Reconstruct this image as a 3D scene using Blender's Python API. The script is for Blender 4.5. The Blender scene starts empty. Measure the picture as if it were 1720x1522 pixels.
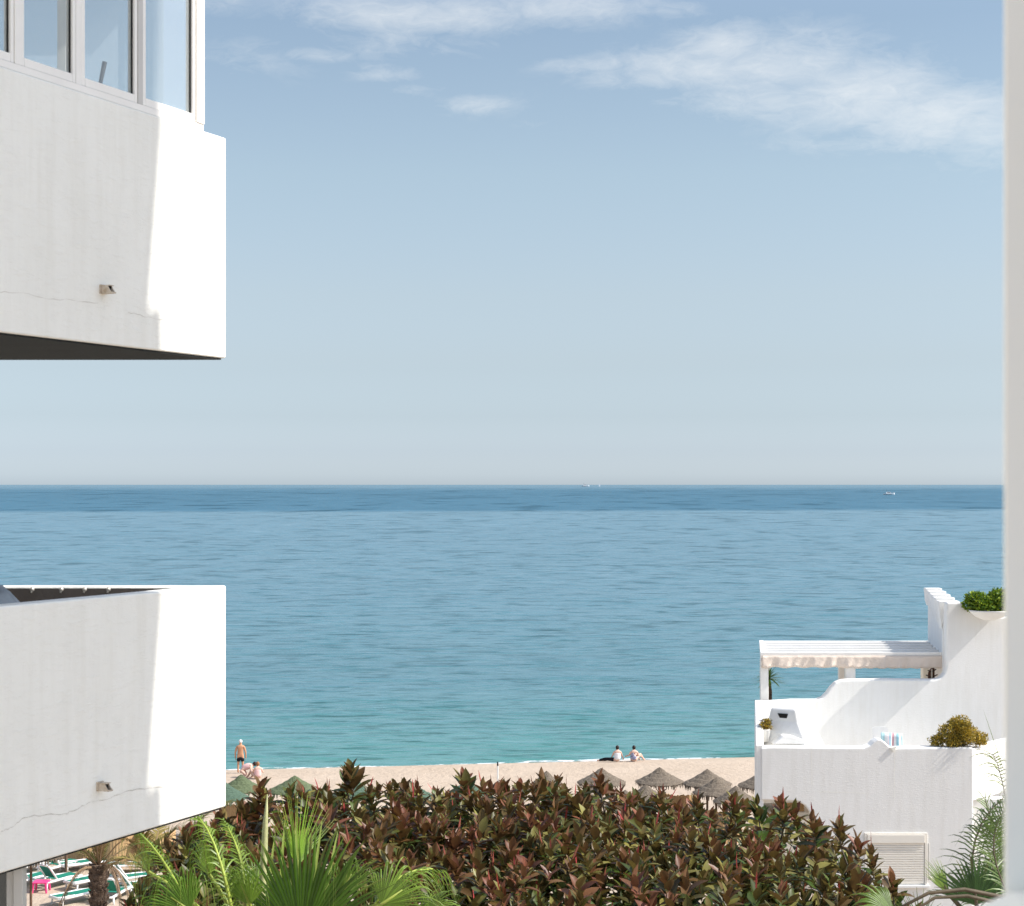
import bpy, bmesh, math, random
import numpy as np
from mathutils import Vector, Matrix, Euler
R=math.radians; PI=math.pi
random.seed(7); rng=np.random.default_rng(7)
S=bpy.context.scene; COL=S.collection

# ------------------------------------------------------------ camera
F=3000.0; CZ=15.4                       # focal length in photo pixels, eye height in metres
cd=bpy.data.cameras.new('camera'); cam=bpy.data.objects.new('camera',cd); COL.objects.link(cam)
cam.location=(0,0,CZ); cam.rotation_euler=(R(90),0,0)
cd.sensor_width=36; cd.lens=36*F/1720; cd.shift_y=53/1720
cd.clip_start=.1; cd.clip_end=400000
cd.dof.use_dof=True; cd.dof.focus_distance=55; cd.dof.aperture_fstop=9
S.camera=cam
def W(px,py,D): return Vector(((px-860)/F*D, D, CZ-(py-814)/F*D))
def G(px,py,z=0.0):
    D=(CZ-z)*F/(py-814); return Vector(((px-860)/F*D,D,z))

# ------------------------------------------------------------ light
SUN=Vector((1,-.12,.95)).normalized()
EL=math.asin(SUN.z); AZ=math.atan2(SUN.x,SUN.y)
sl=bpy.data.lights.new('sun','SUN'); sl.energy=3.05; sl.angle=R(.53); sl.color=(1,.955,.89)
so=bpy.data.objects.new('sun',sl); COL.objects.link(so)
so.rotation_euler=(-SUN).to_track_quat('-Z','Y').to_euler(); so.location=(30,-5,60)
w=bpy.data.worlds.new('World'); S.world=w; w.use_nodes=True
S.view_settings.view_transform='Standard'; S.view_settings.look='None'
S.view_settings.exposure=1.05; S.view_settings.gamma=1
try: S.view_settings.use_curve_mapping=False
except Exception: pass

class NT:
    def __init__(s,t): s.t=t; t.nodes.clear()
    def n(s,ty,**k):
        nd=s.t.nodes.new(ty)
        for a,b in k.items():
            if a.startswith('i_'):
                key=a[2:]; key=int(key) if key.isdigit() else key.replace('_',' ')
                sk=nd.inputs[key]
                if isinstance(b,bpy.types.NodeSocket): s.t.links.new(b,sk)
                else: sk.default_value=b
            else: setattr(nd,a,b)
        return nd
    def l(s,a,b): s.t.links.new(a,b)
    def m(s,op,a,b=None,c=None,clamp=False):
        nd=s.t.nodes.new('ShaderNodeMath'); nd.operation=op; nd.use_clamp=clamp
        for i,v in enumerate((a,b,c)):
            if v is None: continue
            if isinstance(v,bpy.types.NodeSocket): s.t.links.new(v,nd.inputs[i])
            else: nd.inputs[i].default_value=v
        return nd.outputs[0]
    def mix(s,f,a,b,bt='MIX'):
        nd=s.t.nodes.new('ShaderNodeMix'); nd.data_type='RGBA'; nd.blend_type=bt
        for i,v in ((0,f),(6,a),(7,b)):
            if isinstance(v,bpy.types.NodeSocket): s.t.links.new(v,nd.inputs[i])
            else: nd.inputs[i].default_value=(v if i==0 else (*v,1) if len(v)==3 else v)
        return nd.outputs[2]
    def ramp(s,f,stops,interp='LINEAR'):
        nd=s.t.nodes.new('ShaderNodeValToRGB'); s.l(f,nd.inputs[0]); cr=nd.color_ramp; cr.interpolation=interp
        while len(cr.elements)<len(stops): cr.elements.new(.5)
        for e,(p,c) in zip(cr.elements,stops):
            e.position=p; e.color=(*c,1) if hasattr(c,'__len__') else (c,c,c,1)
        return nd.outputs[0]

# sky: Nishita, desaturated, brightened overhead to fill shaded walls, with thin clouds placed by direction
t=NT(w.node_tree)
sky=t.n('ShaderNodeTexSky'); sky.sky_type='NISHITA'; sky.sun_disc=False
sky.sun_elevation=EL; sky.sun_rotation=AZ; sky.air_density=1.0; sky.dust_density=.8; sky.ozone_density=2.5
tc=t.n('ShaderNodeTexCoord'); sp=t.n('ShaderNodeSeparateXYZ',i_0=tc.outputs['Generated'])
azi=t.m('ARCTAN2',sp.outputs[0],sp.outputs[1]); ele=t.m('ARCSINE',sp.outputs[2])
hs=t.n('ShaderNodeHueSaturation',i_Saturation=.62,i_Value=1.0,i_Color=sky.outputs[0])
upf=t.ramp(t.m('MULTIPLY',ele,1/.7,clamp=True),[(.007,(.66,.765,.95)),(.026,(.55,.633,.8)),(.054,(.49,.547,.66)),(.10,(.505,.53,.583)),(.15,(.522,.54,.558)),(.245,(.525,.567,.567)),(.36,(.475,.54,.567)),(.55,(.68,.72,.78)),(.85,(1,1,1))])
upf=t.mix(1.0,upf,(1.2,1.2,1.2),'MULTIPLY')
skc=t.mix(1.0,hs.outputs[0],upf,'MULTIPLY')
cv=t.n('ShaderNodeCombineXYZ',i_0=t.m('MULTIPLY',azi,1.0),i_1=t.m('MULTIPLY',ele,2.4),i_2=0.0)
warp=t.n('ShaderNodeTexNoise',i_Vector=cv.outputs[0],i_Scale=16.0,i_Detail=4.0)
wv=t.n('ShaderNodeVectorMath',operation='MULTIPLY_ADD'); t.l(warp.outputs['Color'],wv.inputs[0]); wv.inputs[1].default_value=(.05,.03,0); t.l(cv.outputs[0],wv.inputs[2])
cn=t.n('ShaderNodeTexNoise',i_Vector=wv.outputs[0],i_Scale=15.0,i_Detail=9.0,i_Roughness=.6)
cf=t.n('ShaderNodeTexNoise',i_Vector=wv.outputs[0],i_Distortion=.6,i_Scale=85.0,i_Detail=6.0,i_Roughness=.65)
blobs=[(960,110,70,12,.55),(1010,112,90,16,.6),(1150,120,150,32,.9),(1215,82,75,38,.95),(1320,120,150,52,1.0),(1440,165,150,55,1.0),(1580,215,130,50,1.0),(1660,235,80,55,1.0),(1300,175,200,30,.7),(1480,250,180,22,.5),
       (700,22,190,32,.9),(960,14,130,26,.95),(1060,10,70,25,.6),(1130,18,60,20,.55),(680,75,130,30,.5),(535,96,62,12,.6),(655,125,62,16,.65),(690,152,60,14,.5),(795,176,66,17,.55),(890,208,40,8,.3),(440,100,90,32,.35),(380,120,60,26,.35),(360,10,60,30,.45),(1060,215,50,12,.25)]
acc=None
for (bx,by,rx,ry,s_) in blobs:
    a0=math.atan((bx-860)/F); e0=math.atan((814-by)/F)
    dx=t.m('MULTIPLY',t.m('SUBTRACT',azi,a0),F/rx); dy=t.m('MULTIPLY',t.m('SUBTRACT',ele,e0),F/ry)
    d2=t.m('ADD',t.m('MULTIPLY',dx,dx),t.m('MULTIPLY',dy,dy))
    g=t.m('MULTIPLY',t.m('EXPONENT',t.m('MULTIPLY',d2,-.75)),s_)
    acc=g if acc is None else t.m('MAXIMUM',acc,g)
nz=t.m('ADD',t.m('MULTIPLY',cn.outputs[0],1.5),t.m('MULTIPLY',cf.outputs[0],.8))
dens=t.m('MULTIPLY',t.m('SUBTRACT',t.m('ADD',t.m('MULTIPLY',acc,.95),t.m('MULTIPLY',nz,1.0)),1.33),.78,clamp=True)
dens=t.m('MULTIPLY',dens,t.m('GREATER_THAN',sp.outputs[1],0.0))
dens=t.m('MULTIPLY',t.m('MULTIPLY',dens,t.m('MULTIPLY',acc,2.5,clamp=True)),.66)
skc=t.mix(dens,skc,(4.9,4.95,4.9))
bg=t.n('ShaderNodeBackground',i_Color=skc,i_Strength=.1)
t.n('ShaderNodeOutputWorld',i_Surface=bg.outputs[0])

# ------------------------------------------------------------ materials
def mat(name,f):
    m=bpy.data.materials.new(name); m.use_nodes=True; t=NT(m.node_tree); f(t); return m
def out(t,sh,**k): return t.n('ShaderNodeOutputMaterial',i_Surface=sh)
def noisy(name,c,var=.12,scale=4,rough=.7,bump=.15,bscale=60,spec=.3,stretch=(1,1,1),c2=None,metal=0,bd=.01,det=5):
    def f(t):
        g=t.n('ShaderNodeTexCoord'); mp=t.n('ShaderNodeMapping',i_Vector=g.outputs['Object'],i_Scale=stretch)
        n1=t.n('ShaderNodeTexNoise',i_Vector=mp.outputs[0],i_Scale=scale,i_Detail=float(det),i_Roughness=.6)
        n2=t.n('ShaderNodeTexNoise',i_Vector=mp.outputs[0],i_Scale=bscale,i_Detail=4.0)
        d=c2 if c2 else tuple(x*(1-var) for x in c)
        u=c if c2 else tuple(min(x*(1+var*.4),1) for x in c)
        cc=t.mix(t.ramp(n1.outputs[0],[(.3,0.),(.7,1.)]),d,u)
        b=t.n('ShaderNodeBump',i_Height=n2.outputs[0],i_Strength=bump,i_Distance=bd)
        p=t.n('ShaderNodeBsdfPrincipled',i_Base_Color=cc,i_Roughness=rough,i_Normal=b.outputs[0],i_Metallic=metal)
        p.inputs['Specular IOR Level'].default_value=spec
        out(t,p.outputs[0])
    return mat(name,f)
def plaster(name,c=(.878,.872,.822),streak=.5,bs=.32):
    def f(t):
        g=t.n('ShaderNodeNewGeometry').outputs['Position']
        mp=t.n('ShaderNodeMapping',i_Vector=g,i_Scale=(5,5,.5))
        n1=t.n('ShaderNodeTexNoise',i_Vector=mp.outputs[0],i_Scale=1.6,i_Detail=7.0,i_Roughness=.65)
        n2=t.n('ShaderNodeTexNoise',i_Vector=g,i_Scale=1.1,i_Detail=6.0,i_Roughness=.6)
        n3=t.n('ShaderNodeTexNoise',i_Vector=g,i_Scale=38.0,i_Detail=5.0,i_Roughness=.6)
        mp2=t.n('ShaderNodeMapping',i_Vector=g,i_Scale=(1,1,3.5))
        n4=t.n('ShaderNodeTexNoise',i_Vector=mp2.outputs[0],i_Scale=9.0,i_Detail=5.0,i_Roughness=.7)
        cc=t.mix(t.m('MULTIPLY',t.ramp(n1.outputs[0],[(.45,0.),(.8,1.)]),streak),c,tuple(x*y for x,y in zip(c,(.84,.82,.78))))
        cc=t.mix(t.m('MULTIPLY',t.ramp(n2.outputs[0],[(.4,0.),(.75,1.)]),.5),cc,tuple(x*y for x,y in zip(c,(.9,.9,.89))))
        h=t.m('ADD',t.m('MULTIPLY',n3.outputs[0],.5),t.m('MULTIPLY',t.ramp(n4.outputs[0],[(.5,0.),(.72,1.)]),.8))
        b=t.n('ShaderNodeBump',i_Height=h,i_Strength=bs,i_Distance=.012)
        p=t.n('ShaderNodeBsdfPrincipled',i_Base_Color=cc,i_Roughness=.85,i_Normal=b.outputs[0]); p.inputs['Specular IOR Level'].default_value=.2
        out(t,p.outputs[0])
    return mat(name,f)
M={}
M['plaster']=plaster('white_plaster'); M['plaster2']=plaster('villa_plaster',(.87,.855,.82),.6,.2)
M['plaster3']=plaster('cream_plaster',(.93,.90,.81),.0,.06)
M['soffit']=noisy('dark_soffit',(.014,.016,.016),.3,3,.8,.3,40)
M['brown']=noisy('brown_paint',(.12,.1,.085),.2,3,.7)
M['frame']=noisy('white_metal',(.88,.85,.80),.05,3,.35,.02,30,.5)
M['greyframe']=noisy('grey_metal',(.55,.53,.5),.05,3,.4,.02,30,.5)
M['seal']=noisy('black_seal',(.02,.02,.02),.1,3,.5)
M['spout']=noisy('rusty_spout',(.62,.56,.48),.5,30,.7,.3,60,c2=(.38,.29,.2))
M['crack']=noisy('crack_dirt',(.62,.59,.53),.2,20,.9)
M['towel']=noisy('grey_cover',(.35,.38,.4),.3,6,.9,.5,30)
M['lamp']=noisy('lamp_metal',(.6,.55,.48),.1,5,.3,metal=.4)
M['canvas']=noisy('cream_canvas',(.78,.66,.56),.08,3,.9,.4,6,bd=.05)
M['whiteplastic']=noisy('white_plastic',(.8,.79,.77),.05,3,.4,.02)
M['green']=noisy('green_sling',(.01,.2,.13),.2,8,.7)
M['pink']=noisy('pink_plastic',(.8,.06,.22),.08,8,.45,.05)
M['thatch']=noisy('brown_thatch',(.30,.245,.185),.5,14,.95,1.0,34,c2=(.11,.087,.065),stretch=(1,1,2.5),bd=.06)
M['thatchg']=noisy('green_thatch',(.20,.235,.125),.5,14,.95,1.0,34,c2=(.085,.12,.06),stretch=(1,1,2.5),bd=.06)
M['thatcht']=noisy('teal_thatch',(.13,.2,.14),.5,14,.95,1.0,34,c2=(.065,.11,.075),stretch=(1,1,2.5),bd=.06)
M['wood']=noisy('weathered_wood',(.16,.1,.065),.4,8,.9,.6,30,stretch=(3,3,.5))
M['wicker']=noisy('straw_wicker',(.62,.42,.22),.4,22,.9,.6,50,stretch=(3,3,.3),c2=(.42,.25,.12))
M['darkwicker']=noisy('dark_wicker',(.1,.05,.035),.3,22,.8,.6,50)
M['bark']=noisy('palm_bark',(.2,.14,.1),.5,10,.95,1.,22,c2=(.05,.033,.024),stretch=(1,1,3),bd=.05)
M['bark2']=noisy('grey_bark',(.18,.15,.12),.4,8,.95,.8,22,bd=.03)
M['shutter']=noisy('cream_shutter',(.86,.81,.72),.05,3,.5,.02)
M['skin']=noisy('skin_tan',(.58,.3,.17),.15,6,.55,.05)
M['skinp']=noisy('skin_pale',(.7,.47,.37),.1,6,.55,.05)
M['black']=noisy('black_cloth',(.012,.012,.016),.2,6,.9)
M['white']=noisy('white_cloth',(.8,.79,.8),.08,6,.9)
M['pinkcloth']=noisy('pink_cloth',(.78,.5,.48),.1,6,.9)
M['bluecloth']=noisy('blue_print_cloth',(.55,.55,.68),.5,14,.9,c2=(.03,.035,.12))
M['hairdark']=noisy('dark_hair',(.025,.015,.012),.3,20,.6)
M['hairblond']=noisy('light_brown_hair',(.3,.14,.06),.3,20,.6)
M['hairwhite']=noisy('white_hair',(.75,.73,.72),.1,20,.7)
M['boat']=noisy('boat_white',(.8,.8,.8),.03,3,.4)
M['boatdark']=noisy('boat_window',(.03,.04,.05),.03,3,.3)
M['soil']=noisy('soil',(.06,.04,.03),.3,10,.95)
M['dark']=noisy('dark_inside',(.02,.018,.016),.1,3,.9)

def glassf(t):
    fr=t.n('ShaderNodeFresnel',i_IOR=1.75)
    tr=t.n('ShaderNodeBsdfTransparent',i_Color=(.95,.98,.985,1)); gl=t.n('ShaderNodeBsdfGlossy',i_Roughness=.02,i_Color=(.95,.97,1,1))
    df=t.n('ShaderNodeBsdfDiffuse',i_Color=(.7,.72,.72,1))
    a=t.n('ShaderNodeMixShader',i_0=.13,i_1=tr.outputs[0],i_2=df.outputs[0])
    bf=t.n('ShaderNodeNewGeometry').outputs['Backfacing']
    g=t.n('ShaderNodeMixShader',i_0=t.m('MULTIPLY',fr.outputs[0],t.m('SUBTRACT',1.0,bf),clamp=True),i_1=a.outputs[0],i_2=gl.outputs[0]); out(t,g.outputs[0])
M['glass']=mat('window_glass',glassf)
def dglassf(t):
    p=t.n('ShaderNodeBsdfPrincipled',i_Base_Color=(.012,.014,.014,1),i_Roughness=.06); out(t,p.outputs[0])
M['darkglass']=mat('dark_glass',dglassf)
def polyf(t):
    g=t.n('ShaderNodeTexCoord').outputs['Object']
    wv=t.n('ShaderNodeTexNoise',i_Vector=g,i_Scale=3.0)
    p=t.n('ShaderNodeBsdfPrincipled',i_Base_Color=t.mix(wv.outputs[0],(.72,.73,.75),(.82,.83,.84)),i_Roughness=.35)
    tl=t.n('ShaderNodeBsdfTranslucent',i_Color=(.8,.8,.8,1)); out(t,t.n('ShaderNodeMixShader',i_0=.35,i_1=p.outputs[0],i_2=tl.outputs[0]).outputs[0])
M['poly']=mat('roof_sheet',polyf)
def leafmat(name,rough=.4,trans=.25,spec=.5,back=None):
    def f(t):
        a=t.n('ShaderNodeAttribute',attribute_name='col').outputs[0]
        g=t.n('ShaderNodeNewGeometry')
        n=t.n('ShaderNodeTexNoise',i_Vector=g.outputs['Position'],i_Scale=14.0,i_Detail=3.0)
        c=t.mix(t.m('MULTIPLY',n.outputs[0],.7),a,t.mix(1.0,a,(.5,.5,.5),'MULTIPLY'))
        if back: c=t.mix(t.m('MULTIPLY',g.outputs['Backfacing'],.5),c,back)
        p=t.n('ShaderNodeBsdfPrincipled',i_Base_Color=c,i_Roughness=rough); p.inputs['Specular IOR Level'].default_value=spec
        tl=t.n('ShaderNodeBsdfTranslucent',i_Color=t.mix(.5,c,(1,1,.3),'MULTIPLY'))
        out(t,t.n('ShaderNodeMixShader',i_0=trans,i_1=p.outputs[0],i_2=tl.outputs[0]).outputs[0])
    return mat(name,f)
M['rubber']=leafmat('rubber_leaf',.42,.16,.26,(.24,.13,.075))
M['palm']=leafmat('palm_leaf',.38,.3,.5)
M['dry']=leafmat('dry_leaf',.8,.15,.2)
M['shrub']=leafmat('shrub_leaf',.5,.25,.3)

def sandf(t):
    g=t.n('ShaderNodeNewGeometry').outputs['Position']
    n1=t.n('ShaderNodeTexNoise',i_Vector=g,i_Scale=.35,i_Detail=8.0,i_Roughness=.65)
    n2=t.n('ShaderNodeTexNoise',i_Vector=g,i_Scale=2.6,i_Detail=6.0,i_Roughness=.6)
    n3=t.n('ShaderNodeTexNoise',i_Vector=g,i_Scale=40.0,i_Detail=3.0)
    c=t.mix(t.ramp(n1.outputs[0],[(.3,0.),(.7,1.)]),(.44,.35,.265),(.53,.43,.335))
    c=t.mix(t.m('MULTIPLY',t.ramp(n2.outputs[0],[(.5,0.),(.75,1.)]),.45),c,(.42,.32,.23))
    spt=t.n('ShaderNodeSeparateXYZ',i_0=g)
    wet=t.m('MULTIPLY',t.m('SUBTRACT',-.13,spt.outputs[2]),14.0,clamp=True)
    c=t.mix(t.m('MULTIPLY',wet,.6),c,(.33,.26,.20))
    h=t.m('ADD',t.m('MULTIPLY',n2.outputs[0],1.0),t.m('MULTIPLY',n3.outputs[0],.12))
    b=t.n('ShaderNodeBump',i_Height=h,i_Strength=.7,i_Distance=.16)
    p=t.n('ShaderNodeBsdfPrincipled',i_Base_Color=c,i_Roughness=.9,i_Normal=b.outputs[0]); p.inputs['Specular IOR Level'].default_value=.15
    out(t,p.outputs[0])
M['sand']=mat('sand',sandf)
def seaf(t):
    g=t.n('ShaderNodeNewGeometry').outputs['Position']; s=t.n('ShaderNodeSeparateXYZ',i_0=g)
    off=t.m('MULTIPLY',s.outputs[0],-.158)
    nb=t.n('ShaderNodeMapping',i_Vector=g,i_Scale=(.004,.02,1)); nbn=t.n('ShaderNodeTexNoise',i_Vector=nb.outputs[0],i_Scale=1.0,i_Detail=5.0)
    y=t.m('ADD',s.outputs[1],off)
    y=t.m('MULTIPLY',y,t.m('ADD',.93,t.m('MULTIPLY',nbn.outputs[0],.14)))
    lg=t.m('LOGARITHM',t.m('MAXIMUM',y,90.),10.)
    fac=t.m('DIVIDE',t.m('SUBTRACT',lg,1.95),2.75)          # 90 m .. 50 km
    def pos(m): return (math.log10(m)-1.95)/2.75
    c=t.ramp(fac,[(pos(96),(.06,.24,.205)),(pos(106),(.05,.205,.195)),(pos(140),(.05,.17,.20)),(pos(260),(.055,.168,.215)),(pos(600),(.058,.168,.223)),(pos(1020),(.06,.168,.226)),(pos(1120),(.024,.112,.175)),(pos(4000),(.024,.108,.17)),(pos(11000),(.06,.15,.21))])
    ff=t.ramp(fac,[(pos(96),.42),(pos(300),.5),(pos(1020),.5),(pos(1120),.28),(pos(5000),.28),(pos(12000),.4)])
    def nz(sx,sy,det,ro=.6):
        mp=t.n('ShaderNodeMapping',i_Vector=g,i_Scale=(sx,sy,1)); mp.inputs['Rotation'].default_value=(0,0,R(-4)); return t.n('ShaderNodeTexNoise',i_Vector=mp.outputs[0],i_Scale=1.0,i_Detail=float(det),i_Roughness=ro,i_Distortion=.3).outputs[0]
    a1=nz(.55,1.9,4); a2=nz(.11,.36,4); a3=nz(.006,.035,6,.65)
    v=t.m('ADD',t.m('ADD',t.m('MULTIPLY',a1,.5),t.m('MULTIPLY',a2,.3)),t.m('MULTIPLY',a3,.35))
    k=t.ramp(v,[(.42,.86),(.60,1.0),(.75,1.08)])
    c=t.mix(1.0,c,k,'MULTIPLY')
    def win(a,b,c_,d): return t.ramp(fac,[(pos(a)-.0001,0.),(pos(b),1.),(pos(c_),1.),(pos(d),0.)])
    rk=1.07
    for (sx,sy,w4) in ((.7,2.6,(90,91,130,210)),(.3,.75,(90,91,190,330)),(.2,.27,(120,190,330,520)),(.13,.11,(240,340,520,800)),(.075,.04,(420,600,900,1300)),(.03,.012,(800,1100,2200,5000)),(.009,.0025,(1800,3000,9000,30000))):
        a=nz(sx,sy,3,.55); v_=t.ramp(a,[(.33,.62),(.46,1.0),(.60,1.0),(.72,1.16)])
        wv_=win(*w4)
        rk=t.m('MULTIPLY',rk,t.m('ADD',t.m('MULTIPLY',v_,wv_),t.m('SUBTRACT',1.0,wv_)))
    c=t.mix(1.0,c,rk,'MULTIPLY')
    h=t.m('ADD',t.m('ADD',t.m('MULTIPLY',a1,.35),t.m('MULTIPLY',a2,1.0)),t.m('MULTIPLY',nz(1.1,3.2,3),.09))
    b=t.n('ShaderNodeBump',i_Height=h,i_Strength=1.0,i_Distance=.55)
    p=t.n('ShaderNodeBsdfDiffuse',i_Color=c); gl=t.n('ShaderNodeBsdfGlossy',i_Color=(1,1,1,1),i_Roughness=.12,i_Normal=b.outputs[0])
    fr=t.n('ShaderNodeFresnel',i_IOR=1.33,i_Normal=b.outputs[0])
    fc=t.m('MULTIPLY',t.m('MULTIPLY',t.m('POWER',fr.outputs[0],.5),ff),t.ramp(t.m('ADD',t.m('MULTIPLY',a1,.6),t.m('MULTIPLY',a2,.4)),[(.38,.35),(.5,.85),(.66,1.0)]))
    fc=t.m('MULTIPLY',fc,rk)
    out(t,t.n('ShaderNodeMixShader',i_0=fc,i_1=p.outputs[0],i_2=gl.outputs[0]).outputs[0])
M['sea']=mat('sea_water',seaf)
def foamf(t):
    g=t.n('ShaderNodeNewGeometry').outputs['Position']
    n=t.n('ShaderNodeTexNoise',i_Vector=g,i_Scale=1.8,i_Detail=6.0)
    p=t.n('ShaderNodeBsdfPrincipled',i_Base_Color=(.82,.84,.84,1),i_Roughness=.8)
    tr=t.n('ShaderNodeBsdfTransparent'); out(t,t.n('ShaderNodeMixShader',i_0=t.ramp(n.outputs[0],[(.42,0.),(.56,.85)]),i_1=tr.outputs[0],i_2=p.outputs[0]).outputs[0])
M['foam']=mat('foam',foamf)

# ------------------------------------------------------------ mesh helpers
class MB:
    def __init__(s): s.v=[]; s.f=[]
    def add(s,vs,fs):
        o=len(s.v); s.v+= [tuple(v) for v in vs]; s.f+=[tuple(o+i for i in f) for f in fs]; return s
    def box(s,a,b,mtx=None):
        x0,y0,z0=a; x1,y1,z1=b
        vs=[Vector(p) for p in ((x0,y0,z0),(x1,y0,z0),(x1,y1,z0),(x0,y1,z0),(x0,y0,z1),(x1,y0,z1),(x1,y1,z1),(x0,y1,z1))]
        if mtx is not None: vs=[mtx@v for v in vs]
        return s.add(vs,[(3,2,1,0),(4,5,6,7),(0,1,5,4),(1,2,6,5),(2,3,7,6),(3,0,4,7)])
    def prism(s,pts,vec):                       # planar outline extruded along vec
        n=len(pts); a=[Vector(p) for p in pts]; b=[p+Vector(vec) for p in a]
        return s.add(a+b,[tuple(range(n-1,-1,-1)),tuple(range(n,2*n))]+[(i,(i+1)%n,n+(i+1)%n,n+i) for i in range(n)])
    def tube(s,pts,rad,seg=8,cap=True):
        pts=[Vector(p) for p in pts]; n=len(pts); vs=[]; fs=[]
        if not hasattr(rad,'__len__'): rad=[rad]*n
        up=None
        for i,p in enumerate(pts):
            d=(pts[min(i+1,n-1)]-pts[max(i-1,0)]).normalized()
            if up is None: up=Vector((0,0,1)) if abs(d.z)<.9 else Vector((0,1,0))
            a=d.cross(up).normalized(); b=a.cross(d).normalized(); up=b
            for k in range(seg):
                th=2*PI*k/seg; vs.append(p+(a*math.cos(th)+b*math.sin(th))*rad[i])
        for i in range(n-1):
            for k in range(seg):
                k2=(k+1)%seg; fs.append((i*seg+k,i*seg+k2,(i+1)*seg+k2,(i+1)*seg+k))
        if cap: fs+= [tuple(range(seg-1,-1,-1)),tuple((n-1)*seg+k for k in range(seg))]
        return s.add(vs,fs)
    def lathe(s,prof,c=(0,0,0),seg=20,jit=0):
        c=Vector(c); vs=[]; fs=[]; n=len(prof)
        for i,(r,z) in enumerate(prof):
            for k in range(seg):
                th=2*PI*k/seg; rr=r*(1+random.uniform(-jit,jit)); vs.append(c+Vector((rr*math.cos(th),rr*math.sin(th),z+random.uniform(-jit,jit)*.6)))
        for i in range(n-1):
            for k in range(seg):
                k2=(k+1)%seg; fs.append((i*seg+k,i*seg+k2,(i+1)*seg+k2,(i+1)*seg+k))
        return s.add(vs,fs)
    def ell(s,c,r,seg=12,rings=8):
        c=Vector(c)
        return s.lathe([(max(math.sin(PI*i/rings),.001)*1.0,-math.cos(PI*i/rings)) for i in range(rings+1)],(0,0,0),seg) if False else s._ell(c,r,seg,rings)
    def _ell(s,c,r,seg,rings):
        vs=[];fs=[]
        for i in range(rings+1):
            ph=PI*i/rings; rr=max(math.sin(ph),.002)
            for k in range(seg):
                th=2*PI*k/seg; vs.append(c+Vector((r[0]*rr*math.cos(th),r[1]*rr*math.sin(th),-r[2]*math.cos(ph))))
        for i in range(rings):
            for k in range(seg):
                k2=(k+1)%seg; fs.append((i*seg+k,i*seg+k2,(i+1)*seg+k2,(i+1)*seg+k))
        return s.add(vs,fs)
    def build(s,name,m,parent=None,smooth=False,bevel=0,origin=None):
        me=bpy.data.meshes.new(name); o0=Vector(origin) if origin is not None else (parent.location.copy() if parent is not None and parent.parent is None else Vector((0,0,0)))
        if parent is not None and parent.parent is not None: o0=world_loc(parent)
        me.from_pydata([tuple(Vector(v)-o0) for v in s.v],[],s.f); me.materials.append(m)
        bm=bmesh.new(); bm.from_mesh(me); bmesh.ops.recalc_face_normals(bm,faces=bm.faces); bm.to_mesh(me); bm.free()
        if smooth: me.polygons.foreach_set('use_smooth',[True]*len(me.polygons))
        o=bpy.data.objects.new(name,me); COL.objects.link(o)
        if parent is not None: o.parent=parent
        elif origin is not None: o.location=o0
        if bevel:
            b=o.modifiers.new('bevel','BEVEL'); b.width=bevel; b.segments=3; b.limit_method='ANGLE'; b.angle_limit=R(40); b.harden_normals=False
            me.polygons.foreach_set('use_smooth',[False]*len(me.polygons))
        return o
def world_loc(o):
    p=Vector((0,0,0))
    while o is not None: p+=o.location; o=o.parent
    return p
def tag(o,label=None,cat=None,group=None,kind=None):
    for k,v in (('label',label),('category',cat),('group',group),('kind',kind)):
        if v: o[k]=v
    return o
def thing(name,loc,label,cat,group=None,rz=0):
    o=bpy.data.objects.new(name,None); COL.objects.link(o); o.location=loc; o.rotation_euler=(0,0,rz); o.empty_display_size=.3
    return tag(o,label,cat,group)
def copy_tree(o,parent=None):
    c=o.copy(); COL.objects.link(c)
    if parent is not None: c.parent=parent
    for ch in [x for x in COL.objects if x.parent==o]: copy_tree(ch,c)
    return c
def npmesh(name,V,Fq,m,parent=None,col=None,smooth=True,origin=(0,0,0)):
    """V (n,3), Fq (k,4) quads, col (n,3) vertex colours"""
    me=bpy.data.meshes.new(name); V=np.asarray(V,dtype=np.float32)-np.array(origin,dtype=np.float32); Fq=np.asarray(Fq,dtype=np.int32)
    me.vertices.add(len(V)); me.vertices.foreach_set('co',V.ravel())
    me.loops.add(Fq.size); me.loops.foreach_set('vertex_index',Fq.ravel())
    me.polygons.add(len(Fq)); me.polygons.foreach_set('loop_start',np.arange(len(Fq))*4)
    try: me.polygons.foreach_set('loop_total',np.full(len(Fq),4))
    except Exception: pass
    me.update(calc_edges=True); me.validate()
    if col is not None:
        a=me.color_attributes.new('col','FLOAT_COLOR','POINT'); c4=np.ones((len(V),4),dtype=np.float32); c4[:,:3]=col; a.data.foreach_set('color',c4.ravel())
    me.materials.append(m)
    me.polygons.foreach_set('use_smooth',np.full(len(me.polygons),smooth))
    o=bpy.data.objects.new(name,me); COL.objects.link(o)
    if parent is not None: o.parent=parent
    else: o.location=origin
    return o
class LB:                                      # leaf batch
    def __init__(s): s.V=[]; s.F=[]; s.C=[]; s.n=0
    def add(s,V,Fq,c):
        V=np.asarray(V); s.V.append(V); s.F.append(np.asarray(Fq)+s.n); s.n+=len(V)
        c=np.asarray(c,dtype=float); s.C.append(np.broadcast_to(c,(len(V),3)) if c.ndim==1 else c)
    def build(s,name,m,parent=None,smooth=True):
        o=world_loc(parent) if parent is not None else (0,0,0)
        return npmesh(name,np.concatenate(s.V),np.concatenate(s.F),m,parent,np.concatenate(s.C),smooth,tuple(o))
def nrm(v): v=np.asarray(v,float); return v/np.maximum(np.linalg.norm(v,axis=-1,keepdims=True),1e-9)

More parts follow.
